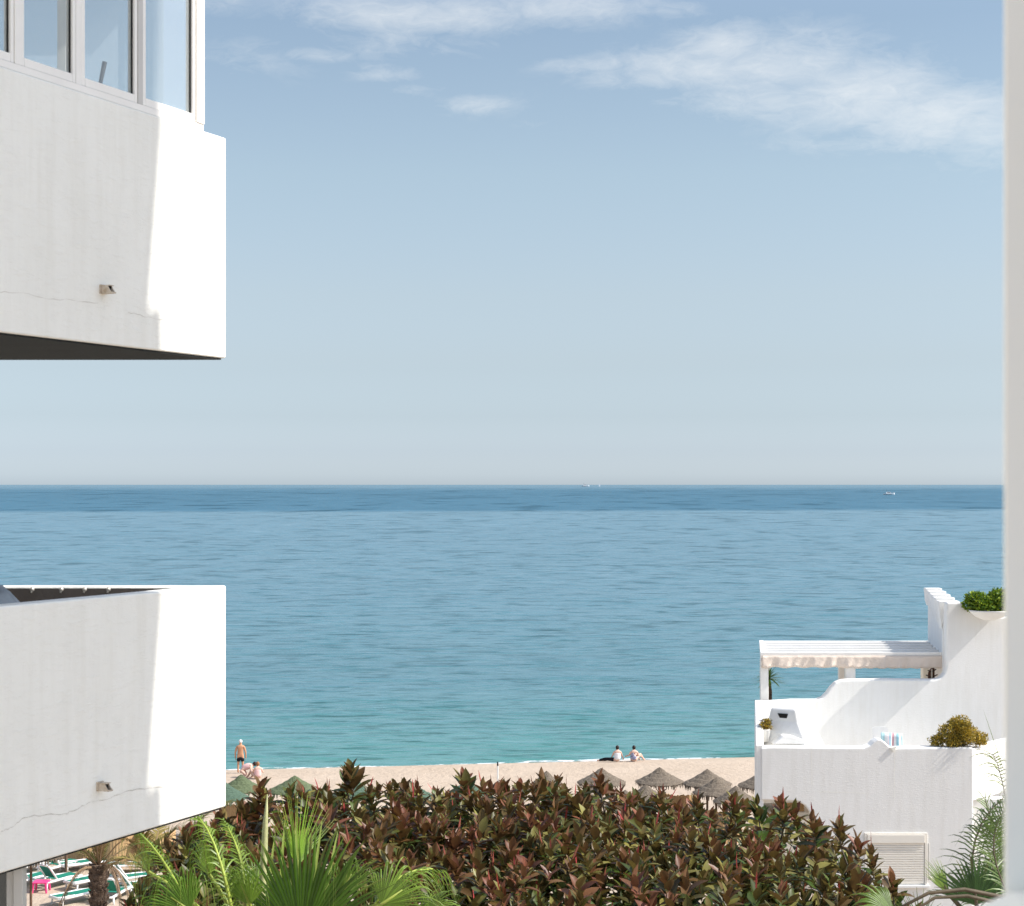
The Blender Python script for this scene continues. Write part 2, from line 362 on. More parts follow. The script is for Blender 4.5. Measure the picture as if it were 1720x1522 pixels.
# broad elliptical leaves, vectorised: base points P, axis A, normal N, length L, width Wd, curl
def leaves(lb,P,A,N,L,Wd,curl,col,nseg=5,fold=.22):
    P=np.asarray(P,float); A=nrm(A); Sd=nrm(np.cross(A,N)); N=np.cross(Sd,A); k=len(P)
    u=np.linspace(0,1,nseg+1); wprof=np.sin(PI*np.clip(u,0,1)**.85)**.8; wprof[0]=.12; wprof[-1]=.02
    V=np.zeros((k,nseg+1,3,3))
    for i,ui in enumerate(u):
        c=P+A*(L*ui*(1-.12*curl*ui))[:,None]-N*(L*curl*ui*ui*.45)[:,None]
        hw=(Wd*.5*wprof[i])[:,None]
        V[:,i,0]=c-Sd*hw+N*hw*fold*2; V[:,i,1]=c; V[:,i,2]=c+Sd*hw+N*hw*fold*2
    base=np.arange(k)[:,None]*(nseg+1)*3
    q=[]
    for i in range(nseg):
        for j in range(2):
            q.append([i*3+j,i*3+j+1,(i+1)*3+j+1,(i+1)*3+j])
    q=np.array(q); Fq=(base[:,:,None]+q[None]).reshape(-1,4)
    C=np.repeat(np.asarray(col,float),(nseg+1)*3,axis=0)
    lb.add(V.reshape(-1,3),Fq,C)

# ------------------------------------------------------------ the setting: sand, sea
yb=lambda x:100.3+.158*x
xs=[-900,-300,-120,-60,-30,-15,0,15,30,60,120,300,900]
mb=MB(); rows=[]
for x in xs:
    rows.append([(x,-60,0),(x,20,0),(x,60,.02),(x,85,.03),(x,yb(x)-2.6,0),(x,yb(x)-1.2,-.09),(x,yb(x)+.3,-.28),(x,yb(x)+12,-1.8),(x,yb(x)+60,-5)])
vs=[p for r in rows for p in r]; n=len(rows[0])
mb.add(vs,[(i*n+j,(i+1)*n+j,(i+1)*n+j+1,i*n+j+1) for i in range(len(xs)-1) for j in range(n-1)])
tag(mb.build('sand_beach',M['sand'],smooth=True),kind='structure')
mb=MB(); vs=[];fs=[]
ys=[0.0,60,300,1000,4000,20000,120000]
for x in (-120000,-20000,-2000,-300,0,300,2000,20000,120000):
    for y in ys: vs.append((x,(yb(x) if abs(x)<400 else yb(math.copysign(400,x)))+y-2,-.25))
n=len(ys)
mb.add(vs,[(i*n+j,(i+1)*n+j,(i+1)*n+j+1,i*n+j+1) for i in range(8) for j in range(n-1)])
tag(mb.build('sea',M['sea']),kind='structure')
vs=[];fs=[];k=0
for x in np.arange(-60,50,1.0):
    wv=.25*math.sin(x*.35)+.12*math.sin(x*1.3); wd=.3+.14*math.sin(x*.21+1)
    vs+=[(x,yb(x)+wv-.1-wd,-.238),(x,yb(x)+wv+wd,-.234)]
mb=MB(); mb.add(vs,[(2*i,2*i+2,2*i+3,2*i+1) for i in range(len(vs)//2-1)])
tag(mb.build('shore_foam',M['foam']),kind='structure')

mb=MB(); mb.add([(-14,12,.05),(14,12,.05),(14,27,.06),(-14,27,.06)],[(0,1,2,3)]); tag(mb.build('garden_soil',M['soil']),kind='structure')
# ------------------------------------------------------------ left apartment building with two balconies
C0=Vector((-1.944,12.15,0)); dF=Vector((-.408,-.913,0)).normalized(); nF=Vector((.913,-.408,0)).normalized()
LB0=thing('apartment_building',(-6,10,0),'white apartment building at left with two stacked angular balconies, the upper one glazed','apartment building')
TH=.14
def fpt(tt,z,o=0): p=C0+dF*tt+nF*o; return Vector((p.x,p.y,z))
def parapet(z0,z1,name='balcony_parapet'):
    # plan outline: face strip along dF and seaward strip going left
    L=4.6; a=fpt(0,0); e=fpt(L,0)
    xi=-8.4
    outer=[Vector((xi,12.2,0)),a,e]; 
    inner=[fpt(L,0,-TH),Vector((a.x-TH*1.55,a.y-TH,0)),Vector((xi,12.2-TH,0))]
    pts=[Vector((p.x,p.y,z0)) for p in outer+inner]
    return MB().prism(pts,(0,0,z1-z0)).build(name,M['plaster'],LB0,bevel=.012)
def slab(z0,z1,inset=.02):
    L=4.6; pts=[Vector((-8.4,12.2-.03,z0)),Vector((C0.x-.03,C0.y-.03,z0)),fpt(L-.02,z0,-inset),Vector((-8.4,8.0,z0))]
    return MB().prism(pts,(0,0,z1-z0))
UZ0=CZ+.858; UZ1=CZ+2.357; LZ0=CZ-2.19; LZ1=CZ-.686; PIT=3.05
up=parapet(UZ0,UZ1); lo=parapet(LZ0,LZ1)
for z in (UZ0,LZ0):
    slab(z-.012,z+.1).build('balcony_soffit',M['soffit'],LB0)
    pts=[Vector((-8.4,12.0,z+.102)),Vector((C0.x-TH*1.55,C0.y-TH-.002,z+.102)),fpt(4.5,z+.102,-TH-.002),Vector((-8.4,8.0,z+.102))]
    MB().prism(pts,(0,0,.15)).build('balcony_floor',M['brown'],LB0)
# next balcony up, above the picture
pts=[Vector((-8.4,12.17,UZ0+PIT)),Vector((C0.x-.03,C0.y-.03,UZ0+PIT)),fpt(4.6,UZ0+PIT,-.02),Vector((-8.4,8.0,UZ0+PIT))]
MB().prism(pts,(0,0,1.4)).build('upper_storey',M['plaster'],LB0)
# main body further left
MB().box((-18,2,0),(-4.45,8.0,27)).box((-18,8,0),(-8.4,15,27)).build('wall',M['plaster'],LB0)
# brown lining of the inside of the seaward parapet, with four small lamps
MB().box((-8.3,12.2-TH-.05,LZ0+.26),(C0.x-.32,12.2-TH-.052+.002-.003,LZ1-.012)).build('parapet_lining',M['brown'],LB0)
for px in (54,103,142,182):
    D=11.96; p=W(px,990,D); q=MB(); q.ell(p,(.016,.016,.016),10,6).tube([p+Vector((0,0,0)),p+Vector((-.004,-.01,-.022))],.007,6)
    q.build('balcony_lamp',M['lamp'],LB0,smooth=True)
# grey crumpled cover on the lower balcony
vs=[];nx,ny=26,10
for i in range(nx):
    for j in range(ny):
        x=-4.6+1.62*i/(nx-1); y=10.9+.8*j/(ny-1); u=i/(nx-1)
        z=LZ1-.0+ .05*(1-u)**.7 - .25*(2*j/(ny-1)-1)**4+.025*math.sin(i*1.3+j)+.02*math.sin(j*2.1+i*.5)
        if u>.85: z-=(u-.85)*1.6
        vs.append((x,y,z))
mb=MB(); mb.add(vs,[(i*ny+j,(i+1)*ny+j,(i+1)*ny+j+1,i*ny+j+1) for i in range(nx-1) for j in range(ny-1)])
cv_=mb.build('fabric_cover',M['towel'],smooth=True,origin=(-4,11.2,LZ0)); sm=cv_.modifiers.new('s','SOLIDIFY'); sm.thickness=.03
# legs of the table under the cover
tag(cv_,'crumpled grey cover lying behind the parapet of the lower balcony','cover')

# glazing on the upper balcony, along the angled face
def onface(px):          # distance t along the face for a photo column
    a=(px-860)/F; return (C0.x-a*C0.y)/(a*dF.y-dF.x)
def fbox(mb,t0,t1,z0,z1,o0,o1):
    ps=[fpt(t0,z0,o0),fpt(t1,z0,o0),fpt(t1,z0,o1),fpt(t0,z0,o1)]
    return mb.prism(ps,(0,0,z1-z0))
gz1=UZ0+PIT-.003; e_t=onface(345)
ts=[e_t,onface(240),onface(137),onface(34),onface(-75),onface(-190)]
fr=MB(); fbox(fr,e_t,ts[-1],UZ1+.002,UZ1+.045,-.10,-.012); fbox(fr,e_t,ts[-1],gz1-.06,gz1,-.10,-.012)
fbox(fr,e_t,e_t+.085,UZ1+.046,gz1-.061,-.10,-.004)
fr.build('window_frame',M['frame'],LB0,bevel=.004)
for i in range(5):
    a,b=ts[i],ts[i+1]
    s0=a+(.088 if i==0 else .03); s1=b-.03
    wn=MB(); z0=UZ1+.048; z1=gz1-.063
    o0,o1=(-.055,-.018) if i%2==0 else (-.092,-.057)
    o0,o1=-.07,-.02
    fbox(wn,s0,s0+.028,z0,z1,o0,o1); fbox(wn,s1-.03,s1+.006,z0,z1,o0,o1); fbox(wn,s0+.029,s1-.031,z0,z0+.05,o0+.002,o1); fbox(wn,s0+.029,s1-.031,z1-.05,z1,o0+.002,o1)
    wo=wn.build('window',M['frame'],LB0,bevel=.003)
    fbox(MB(),s0+.027,s1-.027,z0+.04,z1-.04,-.049,-.045).build('pane',M['glass'],wo)
    sl_=MB(); fbox(sl_,s0+.0285,s0+.036,z0+.05,z1-.05,-.044,-.035); sl_.build('seal',M['seal'],wo)
    if i<4:
        pm=MB(); fbox(pm,b-.026,b+.026,UZ1+.046,gz1-.062,-.098,-.016-.004*(i%2)); pm.build('mullion',M['greyframe'] if i==0 else M['frame'],LB0,bevel=.004)
# seaward glazing
sw=MB(); sw.box((-8.4,12.09,UZ1+.002),(C0.x-.35,12.15,UZ1+.05)).box((-8.4,12.09,gz1-.06),(C0.x-.35,12.15,gz1))
for x in (-3.05,-3.75,-4.5,-5.3): sw.box((x-.03,12.092,UZ1+.051),(x+.03,12.148,gz1-.061))
sw.build('seaward_frame',M['frame'],LB0,bevel=.004)
MB().box((-8.3,12.118,UZ1+.05),(C0.x-.42,12.122,gz1-.06)).build('seaward_pane',M['glass'],LB0)
p=W(166,152,11.6); q=W(176,104,11.6)
tag(MB().tube([p+Vector((-.03,0,-.35)),p,q],[.012,.012,.016],8).build('reflection_bar',M['seal'],smooth=True,origin=p),'short dark bar standing in for a reflection in the third pane of the glazed balcony','pole')  # bar put in to imitate a dark reflection in the glass
# drain spouts
def spout(px,py,par,rz):
    tt=onface(px); D=fpt(tt,0).y; z=CZ-(py-814)/F*D
    mb=MB(); b=fpt(tt,z,0)
    fb=fbox(MB(),0,0,0,0,0,0)
    fbox(mb,tt-.03,tt+.03,z-.025,z+.03,-.01,.012)
    fbox(mb,tt-.022,tt+.022,z-.024,z-.016,.012,.085); 
    for s_ in (-1,1):
        a=tt+.022*s_; mb.prism([fpt(a,z-.016,.012),fpt(a,z-.016,.08),fpt(a,z+.004,.065),fpt(a,z+.022,.055),fpt(a,z+.022,.012)],dF*(-.005*s_))
    mb.prism([fpt(tt-.022,z+.022,.012),fpt(tt+.022,z+.022,.012),fpt(tt+.022,z+.022,.07),fpt(tt-.022,z+.022,.07)],(0,0,.004))
    mb.build('drain_spout',M['spout'],par)
    MB().prism([fpt(tt+.018,z-.016,.05),fpt(tt-.018,z-.016,.05),fpt(tt-.018,z+.021,.05),fpt(tt+.018,z+.021,.05)],nF*.002).build('spout_hole',M['dark'],par)
spout(172,487,LB0,0); spout(167,1321,LB0,0)
# hairline cracks in the render coat
def crack(pts,wd):
    mb=MB(); P=[]
    for (px,py) in pts:
        tt=onface(px); D=fpt(tt,0).y; P.append((tt,CZ-(py-814)/F*D))
    full=[]
    for (a,b) in zip(P[:-1],P[1:]):
        for k in range(5): u=k/5; full.append((a[0]+(b[0]-a[0])*u,a[1]+(b[1]-a[1])*u+random.uniform(-.006,.006)))
    full.append(P[-1]); vs=[]
    for i,(tt,z) in enumerate(full):
        h=wd*random.uniform(.15,1.0)
        vs+=[fpt(tt,z-h/2,.0012),fpt(tt,z+h/2,.0012)]
    mb.add(vs,[(2*i,2*i+2,2*i+3,2*i+1) for i in range(len(full)-1)]); mb.build('crack',M['crack'],LB0)
crack([(2,1396),(20,1389),(40,1372),(70,1369),(108,1368),(130,1358),(150,1348),(185,1340),(215,1328),(250,1324),(290,1322)],.006)
crack([(298,1300),(330,1294),(360,1285)],.004)
crack([(0,490),(40,491),(80,501),(130,505),(165,509)],.004); crack([(215,524),(240,531),(262,537),(300,540),(330,543)],.004)
# lower storey: glazed corner showing under the lower balcony at the very left
b0=thing('x',(0,0,0),None,None) if False else None
D=10.3; xr=(38-860)/F*D
lw=MB(); lw.box((xr-.055,D,9.9),(xr,D+.09,LZ0-.013)).box((xr-.10,D+.02,9.9),(xr-.056,D+.08,LZ0-.013)).box((-5.5,D+.02,9.9),(xr-.101,D+.08,10.1))
lwo=lw.build('corner_window',M['greyframe'],LB0,bevel=.004)
MB().box((-5.4,D+.045,10.1),(xr-.101,D+.05,LZ0-.014)).build('pane',M['darkglass'],lwo)
MB().box((-8.4,D+.01,0),(xr+.05,12.0,9.898)).build('lower_wall',M['plaster'],LB0)
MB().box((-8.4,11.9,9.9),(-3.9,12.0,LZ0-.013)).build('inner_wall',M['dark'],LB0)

# ------------------------------------------------------------ the building the camera stands in
OB=thing('apartment_building',(2,0,0),'plain cream plastered wall edge running up the right border, out of focus','apartment building')
xq=(1686-860)/F*1.7
MB().prism([(xq,1.7,8),(xq+.32,1.7,8),(xq+.32,2.1,8),(xq+.13,2.1,8)],(0,0,15)).build('pillar',M['plaster3'],OB,bevel=.006)
p=W(1686,1484,1.68); p2=W(1640,1530,1.68)
MB().prism([(p.x+.01,1.45,p.z-.01),(p2.x,1.45,p2.z),(p2.x-.03,1.45,p2.z-.12),(p.x+.4,1.45,p2.z-.12),(p.x+.4,1.45,p.z-.01)],(0,.245,0)).build('ledge',M['plaster3'],OB,bevel=.006)
XW=6.0; off=(XW+2.27)
dy=off*(-.12); dz=off*.95
wingb=MB().box((XW+.3,6.6,0),(9.5,9.5,34)); wingb.build('wing',M['plaster'],OB)
zb=UZ0+dz
MB().box((3.0,.6,12),(3.25,2.3,21.8)).build('sun_blocker',M['plaster'],OB)  # unseen wall added to keep the sun off the pillar and ledge
for k in range(-5,3):
    z=zb+PIT*k
    if z<0: continue
    MB().box((XW,9.0,z-.12),(XW+.32,9.499,z+.29)).box((XW,9.5,z-.12),(XW+.14,11.458+dy,z+.29)).build('balcony_slab',M['plaster'],OB)
    MB().prism([(XW,9.5,z+.292),(XW,11.31+dy,z+.292),(XW,11.458+dy,z+1.5),(XW,11.50+dy,z+2.3),(XW,11.50+dy,z+PIT-.122),(XW,9.5,z+PIT-.122)],(.12,0,0)).build('fin_wall',M['plaster'],OB)

# ------------------------------------------------------------ white villa at right
VD=36.0
VL=thing('villa',(9,40,0),'white stepped villa with curved parapets, terraces and a roller shutter window, right of the tree','villa')
def X(px,D): return (px-860)/F*D
SK=.13
def sk(b,D0): return [Vector((p[0]+SK*(p[1]-D0),p[1],p[2])) for p in b.v]
def skw(b,D0):
    b.v=[tuple(p) for p in sk(b,D0)]; return b
def Z(py,D): return CZ-(py-814)/F*D
def wall(pts,D,th,name,m=None,bev=.03,par=None):
    return MB().prism([(X(a,D),D,Z(b,D)) for a,b in pts],(0,th,0)).build(name,m or M['plaster2'],par or VL,bevel=bev)
# lower front wall with a round-cornered opening at its left foot
D=VD
zt=1256
fw=[(1278,zt),(1300,zt-1),(1400,zt),(1452,zt),(1462,1252),(1468,1246),(1474,1242),(1480,1242),(1487,1247),(1494,1254),(1500,1257),(1560,1256),(1635,1256),(1635,2000),(1372,2000),(1372,1400),(1369,1382),(1362,1366),(1352,1353),(1340,1346),(1278,1344)]
wall(fw,D,.34,'front_wall')
# left return of the front wall and its terrace floor
xl=X(1278,D)
skw(MB().box((xl+.05,D+.36,Z(1256,D)-.02-1.15),(X(1630,D),D+2.7,Z(1256,D)-1.0)),D).build('terrace_floor',M['plaster2'],VL)
xa=X(1274,36.3)
skw(MB().prism([(xa-.10,D+.02,4),(xa-.10,D+.02,Z(1252,D)),(xa-.10,D+.3,Z(1240,D)),(xa-.10,D+.8,Z(1215,36.8)),(xa-.10,D+1.8,Z(1192,37.8)),(xa-.10,38.5,Z(1176,38.5)),(xa-.10,39.3,Z(1176,39.3)),(xa-.10,39.3,4)],(.16,0,0)),D).build('side_parapet',M['plaster2'],VL,bevel=.02)
# upper terrace wall with the S-curve, running into the tower wall
D=39.0
sw_=[(1275,1180),(1300,1178),(1330,1176),(1372,1176),(1382,1172),(1389,1165),(1396,1155),(1404,1147),(1414,1143),(1426,1142),(1480,1141),(1570,1142),(1580,1139),(1587,1131),(1590,1120),(1590,1012),(1616,1012),(1622,1018),(1631,1027),(1643,1034),(1656,1037),(1720,1037),(1740,1030),(1740,1500),(1275,1500)]
wall(sw_,D,.3,'terrace_wall',bev=.04)
# tower flank going back with five stepped fins
x0=X(1590,39)
skw(MB().box((x0-.01,39.31,6),(x0+.22,42.5,Z(1022,39))),39.3).build('tower_flank',M['plaster2'],VL,bevel=.02)
for i in range(5):
    yy=39.33+i*.68; x0_=x0; x0=x0_+SK*(yy-39.3); zt_=Z(1012,39)+.01+i*.03
    MB().prism([(x0-.10,yy,zt_),(x0+.36-.02*i,yy,zt_),(x0+.36-.02*i,yy,zt_-.14),(x0+.02,yy,zt_-.3),(x0-.03,yy,zt_-.62+.05*i),(x0-.07,yy,zt_-.3)],(0,.26,0)).build('stepped_fin',M['plaster2'],VL,bevel=.015); x0=x0_
MB().box((x0+.62,39.31,6),(x0+4,42.4,Z(1045,39)-.5)).build('tower',M['plaster2'],VL)
# cap stones on the tower edge
# sunlit angled corner at right
D=VD; a=Vector((X(1635,D)+.004,D+.02,0)); d=Vector((math.cos(R(48)),math.sin(R(48)),0))
b=a+d*2.6; zc=Z(1258,D)
MB().prism([a+Vector((0,0,zc-1.05)),b+Vector((0,0,zc-1.05)),b+Vector((0,0,zc)),a+Vector((0,0,zc))],Vector((-.17,.22,0))).build('corner_wall',M['plaster2'],VL,bevel=.02)
MB().prism([a+Vector((-.0,.35,0)),a+Vector((4,.35,0)),a+Vector((4,.35,zc-1.07)),a+Vector((0,.35,zc-1.07))],Vector((0,.3,0))).build('lower_wall',M['plaster2'],VL,bevel=.02)
# hollow tiles set in the little gable on the parapet
q=MB(); D=VD-.03
q.prism([(X(1495,D),D,Z(1256,D)),(X(1507,D),D,Z(1254,D)),(X(1501,D),D,Z(1263,D))],(0,.05,0)); q.build('parapet_niche',M['plaster3'],VL)
# chimney: tapered, turned so that its right side catches the sun
ch=MB(); cc=Vector((X(1328,37.0),37.0,0)); zb_=Z(1262,37.0)-.3; zt2=Z(1186,37.0)
rot=Matrix.Rotation(R(-30),3,'Z')
def ring(wx,wy,z,dx=0): return [cc+Vector((dx,0,z))+rot@Vector((sx*wx,sy*wy,0)) for sx,sy in ((-1,-1),(1,-1),(1,1),(-1,1))]
rs=[ring(.56,.5,zb_),ring(.56,.5,zb_+.42),ring(.46,.42,zb_+.72,-.02),ring(.34,.3,zt2-.28,-.05),ring(.28,.25,zt2-.03,-.06),ring(.17,.17,zt2,-.06)]
vs=[v for r in rs for v in r]; ch.add(vs,[(i*4+k,i*4+(k+1)%4,(i+1)*4+(k+1)%4,(i+1)*4+k) for i in range(5) for k in range(4)]+[(3,2,1,0),(20,21,22,23)])
co=ch.build('chimney',M['plaster2'],VL,bevel=.05)
nn=rot@Vector((0,-1,0)); ss=rot@Vector((1,0,0)); pc=cc+Vector((-.05,0,zt2-.17))+nn*.275
MB().prism([pc-ss*.12+Vector((0,0,.045)),pc+ss*.10+Vector((0,0,.045)),pc+ss*.08-Vector((0,0,.045)),pc-ss*.07-Vector((0,0,.045))],nn*.02).build('flue_opening',M['dark'],co)
# sloping skirt of the chimney
MB().prism([(X(1297,36.4),36.36,Z(1256,36)+.0),(X(1365,36.4),36.36,Z(1256,36)+.0),(X(1362,36.4),36.36,Z(1254,36)+.03),(X(1325,36.6),36.36,Z(1240,36)),(X(1312,36.6),36.36,Z(1240,36))],(0,.45,0)).build('chimney_skirt',M['plaster2'],VL,bevel=.03)
# shuttered window
D=VD
wx0,wx1=X(1452,D),X(1557,D); wz1,wz0=Z(1399,D),Z(1486,D)
wo=MB().box((wx0,D-.03,wz1-.03),(wx1,D-.001,wz1)).box((wx0,D-.03,wz0),(wx0+.05,D-.001,wz1-.031)).box((wx1-.05,D-.03,wz0),(wx1,D-.001,wz1-.031)).build('window',M['shutter'],VL,bevel=.005)
MB().box((wx0+.051,D-.05,wz1-.20),(wx1-.051,D-.002,wz1-.032)).build('shutter_box',M['shutter'],wo,bevel=.006)
ss_=MB(); z=wz0+.03
while z<wz1-.215:
    ss_.prism([(wx0+.06,D-.018,z),(wx0+.06,D-.026,z+.012),(wx0+.06,D-.026,z+.038),(wx0+.06,D-.018,z+.044),(wx0+.06,D-.004,z+.044),(wx0+.06,D-.004,z)],(wx1-wx0-.12,0,0)); z+=.048
ss_.build('roller_shutter',M['shutter'],wo)
MB().box((wx0-.04,D-.09,wz0-.05),(wx1+.04,D-.002,wz0-.002)).build('sill',M['plaster2'],wo,bevel=.006)
q=MB(); q.tube([(wx1+.03,D-.02,wz1-.2),(wx1+.03,D-.03,wz0+.1)],.01,6).ell((wx1+.06,D-.05,wz0+.14),(.035,.035,.035)); q.build('shutter_strap',M['greyframe'],wo)
for pts in (((1503,1262),(1502,1310),(1503,1352)),((1363,1262),(1364,1330)),((1372,1330),(1420,1331),(1462,1333))):
    q=MB(); v_=[]
    for k in range(len(pts)-1):
        for m_ in range(6):
            u=m_/6; a=pts[k][0]+(pts[k+1][0]-pts[k][0])*u+random.uniform(-.4,.4); b=pts[k][1]+(pts[k+1][1]-pts[k][1])*u+random.uniform(-.4,.4)
            v_+=[(X(a-.3,VD),VD-.003,Z(b-.3,VD)),(X(a+.3,VD),VD-.003,Z(b+.3,VD))]
    q.add(v_,[(2*k,2*k+2,2*k+3,2*k+1) for k in range(len(v_)//2-1)]); q.build('seam',M['plaster3'],VL)
# beach bar seen through the opening: wooden counter
q=MB(); D=37.2; q.box((X(1318,D),D,Z(1366,D)),(X(1350,D),D+.5,Z(1349,D))); 
for i in range(5): q.box((X(1318,D)-.005,D-.02,Z(1366,D)+i*.045),(X(1350,D)+.005,D-.002,Z(1366,D)+i*.045+.035))
tag(q.build('slatted_box',M['wicker'],origin=(X(1334,D),D,Z(1366,D)),bevel=.004),'light slatted wooden box seen through the round cornered opening at the foot of the villa','box')
q=MB(); q.box((X(1286,37.1),37.1,Z(1378,37)),(X(1372,37.1),38.2,Z(1366,37)))
tag(q.build('ledge_wall',M['plaster2'],origin=(6,37.1,0),bevel=.02),'low white ledge inside the opening at the foot of the villa','ledge')

# pergola over the top terrace
D=39.45; zr=Z(1100,D); xL=X(1277,D); xR=X(1589,D); Y2=42.6
PG=thing('pergola',(7.5,41,Z(1180,39)),'white terrace pergola with translucent roof and cream scalloped valance','pergola')
q=MB().box((xL,D,zr-.08),(xR,D+.09,zr+.06)).box((xL,Y2,zr-.08),(xR,Y2+.09,zr+.03)).box((xL-.0,D+.091,zr-.08),(xL+.1,Y2-.001,zr+.05)).box((xR-.1,D+.091,zr-.08),(xR,Y2-.001,zr+.05))
skw(q,D).build('beam',M['frame'],PG,bevel=.01)
for i in range(1,5): yy=D+i*.62; skw(MB().box((xL+.101,yy,zr-.05),(xR-.101,yy+.07,zr+.06)),D).build('rail',M['frame'],PG,bevel=.006)
for i in range(5):
    y0=D+.095+i*.62+(.0 if i==0 else -.02); y1=D+(i+1)*.62-.005 if i<4 else Y2-.01
    skw(MB().box((xL+.102,y0,zr+.0),(xR-.102,y1,zr+.012)),D).build('roof_sheet',M['poly'],PG)
zp=Z(1256,36)-1.0
def post(px0,px1,Dp): MB().box((X(px0,Dp),Dp,zp),(X(px1,Dp),Dp+.14,zr-.081)).build('post',M['frame'],PG,bevel=.012)
post(1277.5,1291,39.46); post(1421,1437,39.46); post(1409,1419,42.5); post(1284,1293,42.5)
# valance: wavy cloth with a scalloped hem
nx=150; vs=[]
for i in range(nx+1):
    u=i/nx; x=xL+.03+(xR-xL-.06)*u
    for j in range(6):
        v=j/5; hem=.27+.018*abs(math.sin(u*PI*16)) if u>.5 else .265+.012*math.sin(u*60)
        z=zr-.015-hem*v; y=D-.025-.025*v*math.sin(u*52+2*math.sin(u*17))-.012*v*math.sin(u*131+v*3)
        vs.append((x,y,z))
q=MB(); q.add(vs,[(i*6+j,(i+1)*6+j,(i+1)*6+j+1,i*6+j+1) for i in range(nx) for j in range(5)])
vo=q.build('valance',M['canvas'],PG,smooth=True); sm=vo.modifiers.new('s','SOLIDIFY'); sm.thickness=.008
# terrace furniture
D=41.0
hz=Z(1141,39)
q=thing('wicker_chair',(X(1578,D),D,zp),'dark brown round backed wicker chair under the right end of the pergola','chair')
pts=[]; c=Vector((X(1579,D),D,Z(1135,D)))
prof=[(c.x-.27,D,c.z-.12)]+[(c.x+.27*math.cos(PI-PI*i/12),D,c.z+.02+.22*math.sin(PI*i/12)) for i in range(13)]+[(c.x+.27,D,c.z-.12)]
MB().prism(prof,(0,.06,0)).build('backrest',M['darkwicker'],q,bevel=.01)
MB().box((c.x-.27,D-.5,c.z-.55),(c.x+.27,D+.05,c.z-.45)).build('seat',M['darkwicker'],q,bevel=.02)
for sx in (-1,1):
    for y_ in (-.46,.02): MB().tube([(c.x+sx*.23,D+y_,zp),(c.x+sx*.24,D+y_,c.z-.551 if y_<0 else c.z-.1)],.02,6).build('leg',M['darkwicker'],q)
D=40.4; q=thing('candle_stand',(X(1565,D),D,zp),'thin dark metal stand with branching arms beside the wicker chair','stand')
x_=X(1565,D); MB().tube([(x_,D,zp),(x_,D,Z(1124,D))],.018,6).build('pole',M['greyframe'],q)
MB().tube([(x_-.13,D,Z(1134,D)),(x_,D,Z(1138,D)),(x_+.16,D,Z(1132,D))],.014,6).tube([(x_-.09,D,Z(1126,D)),(x_,D,Z(1129,D)),(x_+.1,D,Z(1124,D))],.014,6).build('arm',M['seal'],q)
D=41.6; tag(MB().box((X(1551,D),D,zp),(X(1561,D),D+.3,Z(1119,D))).build('cream_column',M['plaster3'],origin=(X(1556,D),D,zp),bevel=.01),'narrow cream column under the right end of the pergola','column')
# white armchair with striped towel, seen over the parapet
D=37.4; q=thing('terrace_chair',(X(1492,D),D,Z(1256,36)-1.0),'white plastic armchair facing away behind the small parapet gable','chair')
zs=Z(1256,36)-.6
MB().box((X(1474,D),D,zs-.05),(X(1499,D),D+.45,zs)).build('seat',M['whiteplastic'],q,bevel=.02)
bk=MB(); bk.prism([(X(1474,D),D+.46,zs),(X(1499,D),D+.46,zs),(X(1500,D),D+.5,Z(1229,D)),(X(1496,D),D+.5,Z(1226.5,D)),(X(1478,D),D+.5,Z(1226.5,D)),(X(1473,D),D+.5,Z(1229,D))],(0,.03,0)).build('backrest',M['whiteplastic'],q)
for sx in (1475,1498):
    for y_ in (.03,.43): MB().tube([(X(sx,D),D+y_,Z(1256,36)-1.0),(X(sx,D),D+y_,zs-.051)],.022,6).build('leg',M['whiteplastic'],q)
def strf(t):
    g=t.n('ShaderNodeTexCoord'); s=t.n('ShaderNodeSeparateXYZ',i_0=g.outputs['Generated'])
    c=t.ramp(s.outputs[0],[(0,(.45,.68,.72)),(.1,(.45,.68,.72)),(.16,(.85,.85,.85)),(.3,(.85,.7,.72)),(.36,(.3,.5,.6)),(.44,(.85,.86,.86)),(.5,(.7,.35,.4)),(.58,(.85,.86,.86)),(.68,(.35,.6,.68)),(.8,(.85,.85,.86)),(.9,(.5,.7,.75))],'CONSTANT')
    p=t.n('ShaderNodeBsdfPrincipled',i_Base_Color=c,i_Roughness=.9); out(t,p.outputs[0])
M['stripe']=mat('striped_towel',strf)
D=37.0; vs=[]
for i in range(25):
    u=i/24
    for j in range(5):
        v=j/4; vs.append((X(1480,D)+u*(X(1516,D)-X(1480,D))+.015*v,D+.03*math.sin(u*14)*v,Z(1230.5+u*2,D)-v*.34))
q=MB(); q.add(vs,[(i*5+j,(i+1)*5+j,(i+1)*5+j+1,i*5+j+1) for i in range(24) for j in range(4)])
o=q.build('striped_towel',M['stripe'],smooth=True,origin=(X(1498,D),D,Z(1240,D))); sm=o.modifiers.new('s','SOLIDIFY'); sm.thickness=.02
tag(o,'towel striped pale blue, white and red hung over a chair on the lower terrace','towel')

